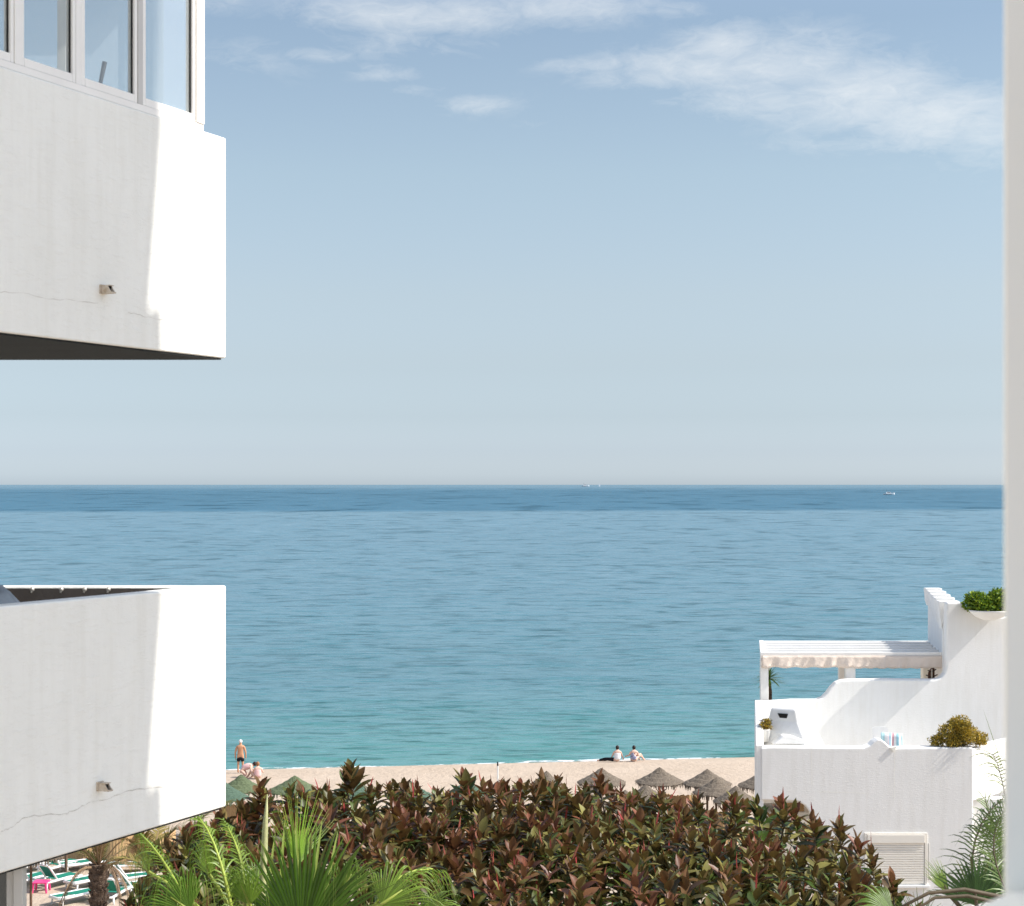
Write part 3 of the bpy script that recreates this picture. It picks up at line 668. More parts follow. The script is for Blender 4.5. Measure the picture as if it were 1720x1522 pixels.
# ------------------------------------------------------------ small leafy shrubs
def shrub(lb,c,r,n,ll,lw,cols,up=.3,lump=1.0,seed=0,shell=.45):
    g=np.random.default_rng(seed); c=np.array(c,float); r=np.array(r,float)
    lum=[(nrm(g.normal(size=3))*g.uniform(.35,.8),g.uniform(.35,.6)) for _ in range(9)]
    d=nrm(g.normal(size=(n,3))); rad=g.uniform(shell,1,n)**.6
    k=g.integers(0,len(lum),n); cen=np.array([l[0] for l in lum])[k]; lr=np.array([l[1] for l in lum])[k]
    P=np.where((g.random(n)<.75*lump)[:,None],cen+d*(lr*rad)[:,None],d*rad[:,None]*.8)
    N=nrm(P+d*.6); A=nrm(N*.7+g.normal(size=(n,3))*.6+np.array([0,0,up]))
    nn=nrm(N+g.normal(size=(n,3))*.4)
    col=np.array(cols)[g.integers(0,len(cols),n)]*g.uniform(.6,1.3,(n,1))
    leaves(lb,c+P*r,A,nn,g.uniform(.7,1.2,n)*ll,g.uniform(.7,1.2,n)*lw,g.uniform(-.2,.7,n),col,3,.15)
GR=[(.2,.32,.02),(.12,.24,.015),(.08,.16,.015),(.36,.46,.03)]
YL=[(.62,.45,.07),(.48,.36,.06),(.22,.2,.05),(.58,.38,.04)]
D=38.7
s1=thing('potted_shrub',(X(1658,D),D,Z(1040,D)),'rounded bright green shrub in a white bowl on top of the villa tower wall','shrub')
lb=LB(); shrub(lb,(X(1643,D),D,Z(1012,D)),(.36,.36,.28),2600,.07,.035,GR,seed=3); shrub(lb,(X(1678,D),D,Z(1010,D)),(.34,.34,.32),2300,.07,.035,GR,seed=4)
lb.build('foliage',M['shrub'],s1,False)
MB().lathe([(.12,-.02),(.3,.05),(.42,.16),(.45,.2),(.4,.19),(.3,.15),(.01,.15)],(X(1662,D),D,Z(1040,D)),28).build('bowl',M['plaster2'],s1,smooth=True)
MB().tube([(X(1662,D),D,Z(1036,D)),(X(1655,D),D,Z(1018,D))],.03,6).build('stem',M['bark2'],s1)
D=36.22; s2=thing('golden_shrub',(X(1610,D),D,Z(1256,36)),'spreading yellow flecked shrub on the lower terrace parapet, before the tower wall','shrub')
lb=LB()
for (px,py,rr,n,sd) in ((1613,1215,.27,1700,5),(1590,1235,.3,1500,6),(1625,1233,.3,1700,7),(1645,1243,.2,800,8),(1575,1245,.17,600,9),(1608,1246,.25,1000,10)):
    shrub(lb,(X(px,D),D,Z(py,D)),(rr,rr*.9,rr*.72),n,.055,.02,YL,up=.6,seed=sd)
lb.build('foliage',M['shrub'],s2,False)
q=MB()
for px,py in ((1590,1240),(1610,1222),(1628,1238),(1600,1235),(1640,1243)): q.tube([(X(1608,D),D,Z(1256,36)),W((px+1608)/2,1250,D),W(px,py,D)],[.03,.02,.01],6)
q.build('stem',M['bark2'],s2)
D=36.7; s3=thing('potted_plant',(X(1287,D),D,Z(1248,D)),'small yellowish plant in a tapered white pot at the left end of the lower terrace','potted plant')
lb=LB(); shrub(lb,(X(1286,D),D,Z(1217,D)),(.13,.13,.12),500,.06,.02,YL+[(.2,.12,.05)],up=.6,seed=12); lb.build('foliage',M['shrub'],s3,False)
MB().lathe([(.05,0),(.07,.01),(.115,.24),(.13,.26),(.115,.265),(.01,.24)],(X(1285,D),D,Z(1246,D)),18).build('pot',M['plaster2'],s3,smooth=True)
# spiky yucca behind the left post
def blade(lb,p,d,L,wd,droop,col,nseg=5,up=(0,0,1)):
    p=np.array(p,float); d=nrm(d); sd=np.cross(d,up); 
    if np.linalg.norm(sd)<.05: sd=np.array([1.,0,0])
    sd=nrm(sd); nn=np.cross(sd,d); V=[]
    for i in range(nseg+1):
        u=i/nseg; c=p+d*L*u*(1-.25*droop*u)+np.array([0,0,-1.])*L*droop*u*u
        h=wd*.5*(1-u**2)*(.7+.6*u) if i<nseg else .001
        V+= [c-sd*h+nn*h*.25,c,c+sd*h+nn*h*.25]
    Fq=[[i*3+j,i*3+j+1,(i+1)*3+j+1,(i+1)*3+j] for i in range(nseg) for j in range(2)]
    lb.add(np.array(V),np.array(Fq),np.array(col))
D=41.4; yc=thing('yucca',(X(1291,D),D,zp),'spiky green yucca on a dark stem behind the left post of the pergola','yucca')
lb=LB(); c=W(1291,1140,D)
for i in range(70):
    th=random.uniform(0,2*PI); e=random.uniform(-.3,1.3); d=(math.cos(th)*math.cos(e),math.sin(th)*math.cos(e),math.sin(e))
    g=random.uniform(.7,1.3); blade(lb,c,d,random.uniform(.35,.52),.045,.25,(.16*g,.3*g,.05*g))
lb.build('foliage',M['palm'],yc); MB().tube([(c.x+.03,c.y,zp),(c.x+.04,c.y,c.z-.3),c],[.05,.04,.04],8).build('stem',M['bark'],yc)

# ------------------------------------------------------------ rubber tree
RC=np.array([-.05,20.6,9.03]); RR=np.array([4.75,4.75,2.5]); EX=3.6
RT=thing('rubber_tree',(0,20.6,0),'wide burgundy and dark green rubber tree filling the bottom centre, red buds above its leaves','tree')
def rosettes(n,seed):
    g=np.random.default_rng(seed); P=[];Nn=[]
    while len(P)<n:
        d=g.normal(size=3); d[2]=abs(d[2])*1.2-.25; d=d/np.linalg.norm(d)
        k=(np.abs(d)**EX).sum()**(-1/EX); p=d*k*RR
        gn=nrm(np.sign(d)*np.abs(d*k)**(EX-1)/RR)
        if p[2]<-1.6: continue
        # keep the side that can be seen and a margin round it
        if p[1]>3.6 and p[2]<1.0: continue
        P.append(p); Nn.append(gn)
    return np.array(P),np.array(Nn)
def bump(p):   # slow undulation of the crown surface
    x,y=p[...,0],p[...,1]
    return -.05-.015*np.clip(x,0,3)+.07*np.sin(x*1.9+1.3*np.sin(y*1.1))+.06*np.sin(y*2.3+x*.9+2)+.04*np.sin(x*4.7-y*3.1)
def add_rosettes(lb,P,N,seed,scale=1.0,green=.0):
    g=np.random.default_rng(seed); n=len(P)
    ax=nrm(N*.55+np.array([0,0,1.0])+g.normal(size=(n,3))*.2)
    ref=nrm(np.cross(ax,g.normal(size=(n,3)))); ref2=np.cross(ax,ref)
    siz=g.uniform(.68,1.22,n)*scale; red=np.clip(g.beta(1.3,1.2,n)*1.15-green-np.clip((11.45-P[:,2])*.45,0,.5),0,1)
    K=11
    for k in range(K):
        u=k/(K-1)                         # 0 = outer/lower leaf, 1 = inner/top
        th=k*2.4+g.normal(size=n)*.25
        rad=nrm(ref*np.cos(th)[:,None]+ref2*np.sin(th)[:,None])
        tilt=(R(12)+R(62)*u)+g.normal(size=n)*.13
        A=rad*np.cos(tilt)[:,None]+ax*np.sin(tilt)[:,None]
        Nl=-rad*np.sin(tilt)[:,None]+ax*np.cos(tilt)[:,None]
        base=P+ax*((u*.17-.16)*siz)[:,None]
        L=siz*(.245-.065*u)*g.uniform(.85,1.15,n); Wd=L*g.uniform(.38,.5,n)
        m=np.clip(red+.15*u+g.normal(size=n)*.13-.25*(1-u),0,1)[:,None]
        c1=np.array([.062,.105,.016]); c2=np.array([.21,.075,.04])
        col=c1*(1-m)+c2*m
        ol=(g.random(n)<.22)[:,None]; col=np.where(ol,np.array([.21,.19,.05])*g.uniform(.7,1.3,(n,1)),col)
        col=col*g.uniform(.65,1.35,(n,1))
        keep=g.random(n)>.12
        leaves(lb,base[keep],A[keep],Nl[keep],L[keep],Wd[keep],(g.uniform(.1,.6,n)*(1-u*.5))[keep],col[keep],4,.2)
    # red sheaths standing out of the middle
    has=g.random(n)<.3
    A=nrm(ax+g.normal(size=(n,3))*.12)[has]; k=has.sum()
    Lr=g.uniform(.12,.26,k)*scale
    leaves(lb,(P+ax*(siz*.03)[:,None])[has],A,nrm(g.normal(size=(k,3))),Lr,Lr*.1,g.uniform(-.1,.3,k),np.array([.6,.10,.10])*g.uniform(.5,1.2,(k,1)),3,.3)
lb=LB()
P,N=rosettes(1650,21); P=P*(1-.10*rng.random((len(P),1))**2); P[:,2]+=bump(P)*(P[:,2]>0)
add_rosettes(lb,P+RC,N,31)
P,N=rosettes(1200,22); P=P*.90; P[:,2]+=bump(P)*(P[:,2]>0)-.12
add_rosettes(lb,P+RC,N,32,.95,.75)
P,N=rosettes(700,23); P=P*.78; add_rosettes(lb,P+RC,N,33,1.1,.5)
gg=np.random.default_rng(77); P=gg.uniform(-1,1,(900,3))*np.array([4.2,3.9,1.3])+np.array([0,0,.2]); add_rosettes(lb,P+RC,np.tile([0,0,1.],(900,1)),34,1.35,.6)
# shoots standing clear of the skyline, where the photograph has them
sh=[(590,1292,22.2,1.35),(582,1300,22.3,.9),(778,1302,22.4,1.15),(1008,1306,22.2,1.15),(1312,1345,19.6,1.15),(1108,1330,22,1.0),(1272,1345,20.8,1.0),(508,1322,22,1.1),(488,1325,21.8,.9),(437,1322,21.5,1.15),(552,1340,21.8,1.1),(700,1318,22.3,.9),(655,1320,22,.9),(836,1322,22,.95),(895,1320,22.3,.9),(930,1322,22.2,.9),(405,1350,21.4,1),(1170,1345,21.8,1.1),(1232,1345,21.5,1),(1055,1338,22,.95),(1463,1428,18.8,1.1),(1410,1385,19.3,1),(1365,1375,19.5,1),(1498,1480,18.2,.9),(734,1330,22,.9),(620,1325,22,.9),(800,1335,21.8,.9),(965,1335,22,.9),(1335,1360,19.6,.9),(1440,1410,19.1,.9),(358,1385,20.6,1),(310,1395,20.4,1),(262,1420,20,.9)]
Ps=np.array([list(W(a,b+10,D)) for a,b,D,s_ in sh]); 
for (a,b,D,s_) in sh:
    add_rosettes(lb,np.array([list(W(a,b+8,D))]),np.array([[0,-.1,1.]]),int(a),s_)
    add_rosettes(lb,np.array([list(W(a+4,b+26,D))]),np.array([[0,-.1,1.]]),int(a)+1,s_*1.05,.35)
lb.build('crown',M['rubber'],RT)
q=MB(); q.tube([(0,20.6,0),(.1,20.5,3),(-.05,20.7,5.5),(0,20.6,8)],[.42,.34,.3,.22],12)
for i in range(26):
    th=i*2.4; e=random.uniform(.15,.9); L=random.uniform(.55,.92); d=Vector((math.cos(th)*math.cos(e)*RR[0],math.sin(th)*math.cos(e)*RR[1],math.sin(e)*RR[2]))*L
    st=Vector((0,20.6,random.uniform(5,7.8))); en=Vector(RC)+d; mid=st.lerp(en,.5)+Vector((0,0,-.35))
    q.tube([st,mid,en],[.13,.08,.03],7)
for (a,b,D,s_) in sh[:24]:
    e=W(a,b+14,D); q.tube([e+Vector((random.uniform(-.15,.15),.1,-.36)),e+Vector((.03,0,-.2)),e],[.012,.01,.008],5)
q.build('trunk',M['bark2'],RT,smooth=True)

# ------------------------------------------------------------ palms
def bez(p0,p1,p2,n):
    p0,p1,p2=[np.array(p,float) for p in (p0,p1,p2)]; u=np.linspace(0,1,n)[:,None]
    return (1-u)**2*p0+2*u*(1-u)*p1+u*u*p2
def fan(lb,pet,hub0,hub,ax,nrmv,Rr,spread=80,N=30,droop=.15,split=.5,col=(.09,.17,.02),tipc=(.3,.33,.06),seed=0,fold=.35,cup=.0):
    """a fan leaf: hub0 base of the stalk, hub the start of the blade, ax middle rib, nrmv facing of the blade"""
    g=np.random.default_rng(seed); ax=nrm(ax); sd=nrm(np.cross(ax,nrmv)); nv=np.cross(sd,ax)
    hub=np.array(hub,float); dphi=2*R(spread)/N
    tipb=g.random(N)<.22; hue=g.uniform(.65,1.35,N)
    for i in range(N):
        ph=-R(spread)+dphi*(i+.5); Rs=Rr*(1-.22*(ph/R(spread))**2)*g.uniform(.9,1.05)
        d=ax*math.cos(ph)+sd*math.sin(ph); t_=-ax*math.sin(ph)+sd*math.cos(ph)
        V=[];C=[];ns=10; sp_=split*g.uniform(.9,1.1); sw_=g.normal()*.05; dr=droop*g.uniform(.5,1.6); tw=g.normal()*.3
        for j in range(ns+1):
            u=j/ns; r=Rs*(.03+.97*u)
            c=hub+d*r+t_*sw_*Rs*max(0,u-sp_)+nv*cup*Rs*(u*u)*abs(math.sin(ph))
            dd=max(0,u-.35); c=c+np.array([0,0,-1.])*Rs*dr*(dd*dd*2.2)-d*Rs*dr*dd*dd*.8
            hw=r*math.tan(dphi/2)*1.02 if u<=sp_ else Rs*sp_*math.tan(dphi/2)*(1-(u-sp_)/(1-sp_))**.8
            hw=max(hw,.0015); f=fold*hw*2
            V+=[c-t_*hw-nv*f*.5,c+nv*f*.5,c+t_*hw-nv*f*.5]
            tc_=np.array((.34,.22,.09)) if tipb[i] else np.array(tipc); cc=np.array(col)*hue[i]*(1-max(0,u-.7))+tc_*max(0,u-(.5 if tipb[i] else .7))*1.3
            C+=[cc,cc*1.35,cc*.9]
        Fq=[[j*3+k,j*3+k+1,(j+1)*3+k+1,(j+1)*3+k] for j in range(ns) for k in range(2)]
        lb.add(np.array(V),np.array(Fq),np.array(C))
    if hub0 is not None:
        h0=np.array(hub0,float); mid=(h0+hub)/2+np.array([0,0,.12*np.linalg.norm(hub-h0)])
        pts=[Vector(p) for p in bez(h0,mid,hub,7)]+[Vector(hub+ax*Rr*.25)]
        pet.tube(pts,[.028,.026,.024,.022,.02,.018,.016,.006],6)
def feather(lb,pet,p0,p1,p2,L,wd=.03,n=46,droop=.3,lift=.3,col=(.09,.17,.025),seed=0,rr=.016,fwd=.7,sides=(-1,1)):
    g=np.random.default_rng(seed); c=bez(p0,p1,p2,n); tan=nrm(np.gradient(c,axis=0))
    for i in range(3,n):
        u=i/n; tg=tan[i]; sd=nrm(np.cross(tg,[0,0,1.])); up=np.cross(sd,tg)
        for s_ in sides:
            d=sd*s_+tg*(fwd+.6*u)+up*(lift+g.normal()*.15)+g.normal(size=3)*.07
            l=L*(math.sin(PI*(.12+.8*u))**.6)*g.uniform(.85,1.1); m=g.uniform(.7,1.3)
            blade(lb,c[i],d,l,wd,droop*g.uniform(.6,1.5),np.array(col)*m,4,up=up)
    if pet is not None: pet.tube([Vector(p) for p in c[::5]],list(np.linspace(rr,rr*.3,len(c[::5]))),6)
PGc=(.07,.15,.012); YG=(.2,.27,.03)
D=15.0
fp=thing('fan_palm',(W(440,1600,D).x,D,0),'bright green fan palm with pleated leaves at the bottom left, before the rubber tree','palm')
hc=np.array(W(440,1640,D)); 
def palmfrond(name,fnc,parent,m='palm'):
    lb=LB(); pet=MB(); fnc(lb,pet); lo_=lb.build(name,M[m],parent,True)
    if pet.v: pet.build('stalk',M['stalk'],lo_,smooth=True)
M['stalk']=noisy('palm_stalk',(.28,.33,.06),.2,10,.5,.05)
M['drystalk']=noisy('dry_stalk',(.3,.2,.12),.3,10,.9,.3)
M['darkstalk']=noisy('dark_stalk',(.10,.075,.045),.3,10,.6,.2)
FR=[((505,1580,14.8),(.20,.10,1),(-.15,-1,.15),1.12,66,36,.10,.5,(.09,.18,.015),(.42,.48,.09),.05),
((500,1455,15.6),(.05,.25,1),(.75,-.6,.2),.70,46,26,.03,.3,(.17,.30,.02),(.5,.5,.12),0),
((420,1520,14.7),(-.35,-.2,.9),(-.6,-.75,.3),.78,62,30,.75,.25,(.16,.27,.03),(.45,.46,.14),0),
((352,1470,15.0),(-.25,.1,.9),(-.85,-.5,.3),.72,70,26,1.1,.18,(.2,.32,.04),(.45,.46,.14),0),
((318,1530,14.4),(-.7,-.25,.6),(-.45,-.8,.5),.78,78,32,.8,.28,(.14,.26,.03),(.42,.44,.12),0),
((640,1520,15.0),(.75,.15,.5),(.1,-.75,.7),.86,80,34,.75,.25,(.17,.26,.03),(.5,.5,.15),0),
((430,1500,16.0),(-.15,.4,1),(.5,-.8,.2),.65,60,24,.7,.25,(.15,.24,.04),(.42,.4,.14),0),
((575,1500,14.9),(.4,.1,.85),(.7,-.7,.2),.68,60,26,.95,.2,(.13,.22,.03),(.42,.42,.13),0),
((250,1465,15.6),(-.3,.2,.8),(-.85,-.4,.3),.55,60,22,1.2,.15,(.2,.3,.04),(.48,.46,.15),0),
((705,1540,15.2),(.85,-.1,.35),(.1,-.6,.8),.62,80,28,.7,.28,(.15,.24,.03),(.5,.5,.16),0),
((290,1580,13.9),(-.5,-.3,.6),(-.2,-.9,.5),.62,85,30,.6,.3,(.16,.28,.03),(.45,.46,.12),0),
((380,1590,13.6),(-.1,-.3,.9),(.2,-.95,.3),.62,75,30,.5,.35,(.1,.2,.02),(.38,.4,.1),0)]
for i,(hb,ax_,nv_,R_,sp_,N_,dr_,spl_,c_,tc_,cu_) in enumerate(FR):
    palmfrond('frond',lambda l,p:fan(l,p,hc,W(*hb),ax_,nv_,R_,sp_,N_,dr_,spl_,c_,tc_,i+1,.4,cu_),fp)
# the unopened spear leaf
q=MB(); q.tube([Vector(hc),W(440,1500,15.1),W(444,1430,15.2),W(446,1380,15.25),W(449,1334,15.3)],[.035,.033,.03,.022,.004],7); q.build('spear_leaf',noisy('spear',(.42,.42,.2),.25,12,.5,.2,30,stretch=(6,6,.4)),fp,smooth=True)
for i in range(3): pass
q=MB(); q.tube([(hc[0]+.2,15.3,0),(hc[0]+.1,15.1,5),Vector(hc)],[.26,.2,.17],12); q.build('trunk',M['bark'],fp,smooth=True)
# a few bright midribs standing among the leaves
lb=LB()
for (a,b,D_,a2,b2,w_) in ((470,1500,15.3,478,1370,.03),(500,1500,15.3,497,1362,.028),(525,1500,15.3,540,1372,.03),(450,1500,15.3,462,1390,.025),(548,1500,15.3,566,1392,.03),(415,1500,15.2,400,1405,.025),(385,1500,15,372,1420,.022)):
    p0=np.array(W(a,b,D_)); d=np.array(W(a2,b2,D_+.2))-p0; blade(lb,p0,d,np.linalg.norm(d)*1.15,w_,.12,(.33,.42,.08),7,up=(.3,-1,.2))
lb.build('young_blade',M['palm'],fp)
M['stalk']=noisy('palm_stalk_bright',(.36,.44,.07),.2,10,.45,.05)
for k_,(a,b,c_) in enumerate((((402,1600,14.5),(372,1400,14.6),(326,1366,14.9)),((330,1560,14.6),(285,1440,15.0),(226,1392,15.4)),((420,1600,15.2),(420,1440,15.6),(375,1378,15.9)),((600,1600,15.0),(640,1440,15.2),(745,1462,15.5)))):
    palmfrond('frond',lambda l,p:feather(l,p,W(*a),W(*b),W(*c_),.4,.019,34,.8,-.1,(.2,.3,.04),60+k_,.02,.9),fp)

D=10.5
Wp=lambda a,b,d:W(a,b,d*1.32)
rp=thing('palm',(Wp(1690,1560,D).x,D*1.32,0),'mixed feather and fan leaved palm at the lower right, beside the cream wall','palm')
rc_=np.array(Wp(1665,1600,D)); DG=(0.068,0.121,0.024)
M['stalk']=M['darkstalk']
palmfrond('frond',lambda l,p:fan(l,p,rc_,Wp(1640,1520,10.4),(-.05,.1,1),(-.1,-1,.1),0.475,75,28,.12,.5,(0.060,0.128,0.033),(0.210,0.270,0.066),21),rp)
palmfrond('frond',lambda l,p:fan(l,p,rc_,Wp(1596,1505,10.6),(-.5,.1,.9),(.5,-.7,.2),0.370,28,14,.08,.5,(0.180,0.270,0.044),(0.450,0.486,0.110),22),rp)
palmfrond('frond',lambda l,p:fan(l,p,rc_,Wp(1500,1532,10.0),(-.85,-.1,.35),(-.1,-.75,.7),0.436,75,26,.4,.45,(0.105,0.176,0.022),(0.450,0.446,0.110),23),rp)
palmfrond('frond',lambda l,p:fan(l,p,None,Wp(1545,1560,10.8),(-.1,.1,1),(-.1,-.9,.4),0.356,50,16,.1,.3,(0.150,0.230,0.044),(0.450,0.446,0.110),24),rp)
palmfrond('frond',lambda l,p:feather(l,p,rc_,Wp(1585,1400,10.6),Wp(1700,1330,10.8),0.370,.014,44,.55,.0,(0.090,0.149,0.033),31,.014,.4),rp)
palmfrond('frond',lambda l,p:feather(l,p,Wp(1730,1560,10.2),Wp(1625,1420,10.4),Wp(1700,1345,10.5),0.317,.014,40,.3,.2,(0.150,0.230,0.044),32,.01,.6),rp)
palmfrond('frond',lambda l,p:feather(l,p,Wp(1715,1600,11),Wp(1700,1480,11),Wp(1655,1345,11.1),0.396,.016,46,.25,.1,(0.135,0.216,0.033),33,.012,.5),rp)
palmfrond('frond',lambda l,p:feather(l,p,Wp(1700,1460,11.2),Wp(1690,1300,11.3),Wp(1668,1268,11.2),0.422,.013,26,.7,.1,(0.210,0.270,0.044),34,.008,.3),rp)
palmfrond('frond',lambda l,p:feather(l,p,Wp(1700,1610,10.6),Wp(1640,1440,10.6),Wp(1688,1370,10.9),0.449,.012,44,.8,-.1,(0.120,0.176,0.039),35,.01,.3),rp)
palmfrond('frond',lambda l,p:feather(l,p,Wp(1735,1500,11.0),Wp(1700,1400,11.0),Wp(1664,1380,11.0),0.396,.014,40,.6,.0,(0.150,0.216,0.044),36,.01,.4),rp)
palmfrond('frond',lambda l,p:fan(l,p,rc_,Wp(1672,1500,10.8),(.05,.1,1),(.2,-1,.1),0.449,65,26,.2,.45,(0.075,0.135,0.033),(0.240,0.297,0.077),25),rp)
lb=LB(); blade(lb,Wp(1684,1290,11.2),np.array(Wp(1652,1194,11.2))-np.array(Wp(1684,1290,11.2)),.508,.026,.0,(0.210,0.270,0.044)); lb.build('spear_leaf',M['palm'],rp)
q=MB()
q.tube([Vector(rc_)+Vector((.1,0,0)),Wp(1690,1508,10.1),Wp(1620,1494,10.1),Wp(1560,1500,10.05),Wp(1502,1530,10.0)],[.02,.018,.016,.014,.01],7)
q.tube([Vector(rc_)+Vector((.15,0,0)),Wp(1700,1522,9.9),Wp(1625,1505,9.9),Wp(1570,1508,9.9),Wp(1520,1540,9.8)],[.02,.016,.014,.012,.008],7)
q.build('stalk',M['darkstalk'],rp,smooth=True)
q=MB(); q.tube([(rc_[0]+.1,13.9,0),(rc_[0]+.05,13.9,6),Vector(rc_)],[.22,.18,.15],12); q.build('trunk',M['bark'],rp,smooth=True)

# date palm on the beach, lower left
D=50.0; tb=W(166,1452,D)
dp=thing('date_palm',(tb.x,D,0),'small date palm with a shaggy brown trunk among the green loungers','palm')
q=MB(); prof=[]
zz=0
pts=[];rad=[]
n_=44
for i in range(n_+1):
    u=i/n_; pts.append((tb.x+.12*math.sin(u*1.5)*0,D,tb.z*u)); rad.append((.20+.02*math.sin(u*9))*(1+.10*(i%2))*(1+.35*max(0,u-.86)*3))
q.tube(pts,rad,14)
for i in range(260):
    u=random.random()**.7; th=random.uniform(0,2*PI); z=tb.z*u; r=.22
    p=Vector((tb.x+r*math.cos(th),D+r*math.sin(th),z)); o_=Vector((math.cos(th),math.sin(th),0))
    q.tube([p,p+o_*.07+Vector((0,0,.09))],[.045,.02],5)
q.build('trunk',M['bark'],dp,smooth=False)
M['stalk']=M['drystalk']
g_=random.Random(5)
for i in range(20):
    th=i*2.4; e=g_.uniform(.35,1.35); L=g_.uniform(1.2,1.9); d=np.array([math.cos(th)*math.cos(e),math.sin(th)*math.cos(e),math.sin(e)])
    p0=np.array([tb.x,D,tb.z-.1]); p1=p0+d*L*.6; p2=p0+d*L+np.array([0,0,-.45*L*math.cos(e)])
    cc=[(.22,.17,.07),(.2,.2,.06),(.3,.2,.1),(.13,.17,.05)][i%4]
    palmfrond('frond',lambda l,p:feather(l,p,p0,p1,p2,.34,.03,26,.15,.25,cc,50+i,.022,1.1),dp,'dry')
for (ax_,ay_,bx_,by_,s_) in ((125,1452,88,1550,1),(120,1446,94,1560,2),(200,1440,226,1540,3),(196,1446,204,1530,4)):
    p0=np.array([tb.x,D,tb.z-.15]); p1=np.array(W(ax_,ay_-14,49.4)); p2=np.array(W(bx_,by_,49))
    palmfrond('dead_frond',lambda l,p:feather(l,p,p0,p1,p2,.30,.018,40,.35,-.3,(.30,.21,.14),80+s_,.03,3.2),dp,'dry')
M['stalk']=M['drystalk']
# dry feather fronds in the rubber tree's left flank (from a second palm)
D=26; d2=thing('date_palm',(W(250,1500,D).x,D,0),'half dry feather palm showing between the lower balcony and the rubber tree','palm')
p0=np.array(W(255,1475,D))
for i,(bx_,by_) in enumerate(((205,1400),(230,1385),(300,1380),(340,1400),(190,1440),(385,1335),(320,1430),(270,1378))):
    p2=np.array(W(bx_,by_+12,D-.5+.2*i)); p1=(p0+p2)/2+np.array([0,0,.35])
    palmfrond('frond',lambda l,p:feather(l,p,p0,p1,p2,.35,.025,30,.2,.2,[(.38,.25,.12),(.3,.24,.08),(.2,.2,.06)][i%3],90+i,.02,1.0),d2,'dry')
q=MB(); q.tube([(p0[0],D,0),(p0[0],D,p0[2])],[.25,.2],10); q.build('trunk',M['bark'],d2,smooth=True)

# ------------------------------------------------------------ beach parasols
def parasol(kind,px,py,tz=2.8,r=1.08,label='',seed=1,ph=None):
    """apex at photo (px,py)"""
    random.seed(seed)
    D=(CZ-tz)*F/(py-814); x=X(px,D)
    t_=thing('beach_parasol',(x,D,0),label,'parasol','thatched parasols on the beach')
    q=MB(); hgt=.62; L=[]
    nlay=4
    for k in range(nlay):
        r0=r*k/nlay; r1=r*(k+1)/nlay+.06; z0=tz-hgt*(k/nlay)**.85+.0; z1=tz-hgt*((k+1)/nlay)**.85-.03
        q.lathe([(max(r0-.03,.005),z0),((r0+r1)/2,(z0+z1)/2+.02),(r1,z1),(r1-.05,z1-.03)],(x,D,0),28,.02)
    # ragged fringe
    for i in range(190):
        th=random.uniform(0,2*PI); rr=r+random.uniform(-.05,.07); L_=random.uniform(.05,.26)
        c=Vector((x+rr*math.cos(th),D+rr*math.sin(th),tz-hgt)); s_=Vector((-math.sin(th),math.cos(th),0))*.035
        q.add([c-s_,c+s_,c+s_*.4+Vector((0,0,-L_)),c-s_*.4+Vector((0,0,-L_))],[(0,1,2,3)])
    q.build('canopy',M[kind],t_)
    MB().tube([(x,D,-.1),(x,D,tz-.1)],.05,8).build('pole',M['wood'],t_)
    q=MB()
    for i in range(8):
        th=i*PI/4; q.tube([(x,D,tz-.12),(x+r*.95*math.cos(th),D+r*.95*math.sin(th),tz-hgt-.02)],.02,5)
    q.build('ribs',M['wood'],t_)
    return t_
PL=[('thatchg',405,1297,1.05,'olive green thatched parasol just right of the lower balcony, below the pink shirted person'),
('thatcht',378,1310,1.05,'teal green thatched parasol half hidden by the lower balcony corner'),
('thatchg',495,1299,1.25,'olive green thatched parasol behind the upright rubber tree shoots, left of the tall shoot'),
('thatcht',598,1306,1.1,'dull green thatched parasol behind the tallest rubber tree shoot'),
('thatcht',690,1308,1.0,'green thatched parasol whose tip shows between the two tallest left shoots'),
('thatcht',786,1306,1.15,'green thatched parasol behind the second tall shoot left of the white beach pole'),
('thatcht',520,1322,1.0,'teal thatched parasol showing low between the fan palm blades'),
('thatch',918,1292,.8,'small grey brown thatched parasol left of the shoot below the two seated people'),
('thatch',1010,1287,1.1,'grey brown thatched parasol behind the shoot, straight below the two seated people'),
('thatch',1108,1286,1.1,'fully visible grey brown thatched parasol right of the seated pair'),
('thatch',1188,1289,1.1,'grey brown thatched parasol, the back one of the overlapping cluster'),
('thatch',1203,1303,1.02,'grey brown thatched parasol, the front left one of the overlapping cluster'),
('thatch',1236,1317,.95,'grey brown thatched parasol, the lowest right one of the overlapping cluster'),
('thatch',1085,1315,1.05,'grey thatched parasol nearly hidden by leaves, in front of the fully visible one'),
('thatch',984,1322,1.0,'grey thatched parasol peeping low over the leaves left of the pair below the seated people'),
('thatch',1050,1324,.9,'grey thatched parasol with only its peak over the leaves, right of the low peeping one'),
('thatch',1281,1292,1.1,'dark thatched parasol cut off by the left edge of the villa'),
('thatch',1300,1318,1.0,'thatched parasol behind the villa edge, seen only as a sliver'),
('thatch',52,1404,1.2,'brown thatched parasol hidden by the lower balcony except for its rim and pole')]
for i,(k,a,b,r_,lab) in enumerate(PL): parasol(k,a,b+(3 if k=='thatch' else 4),r=r_*(.94 if k=='thatch' else .9),label=lab,seed=i+3)

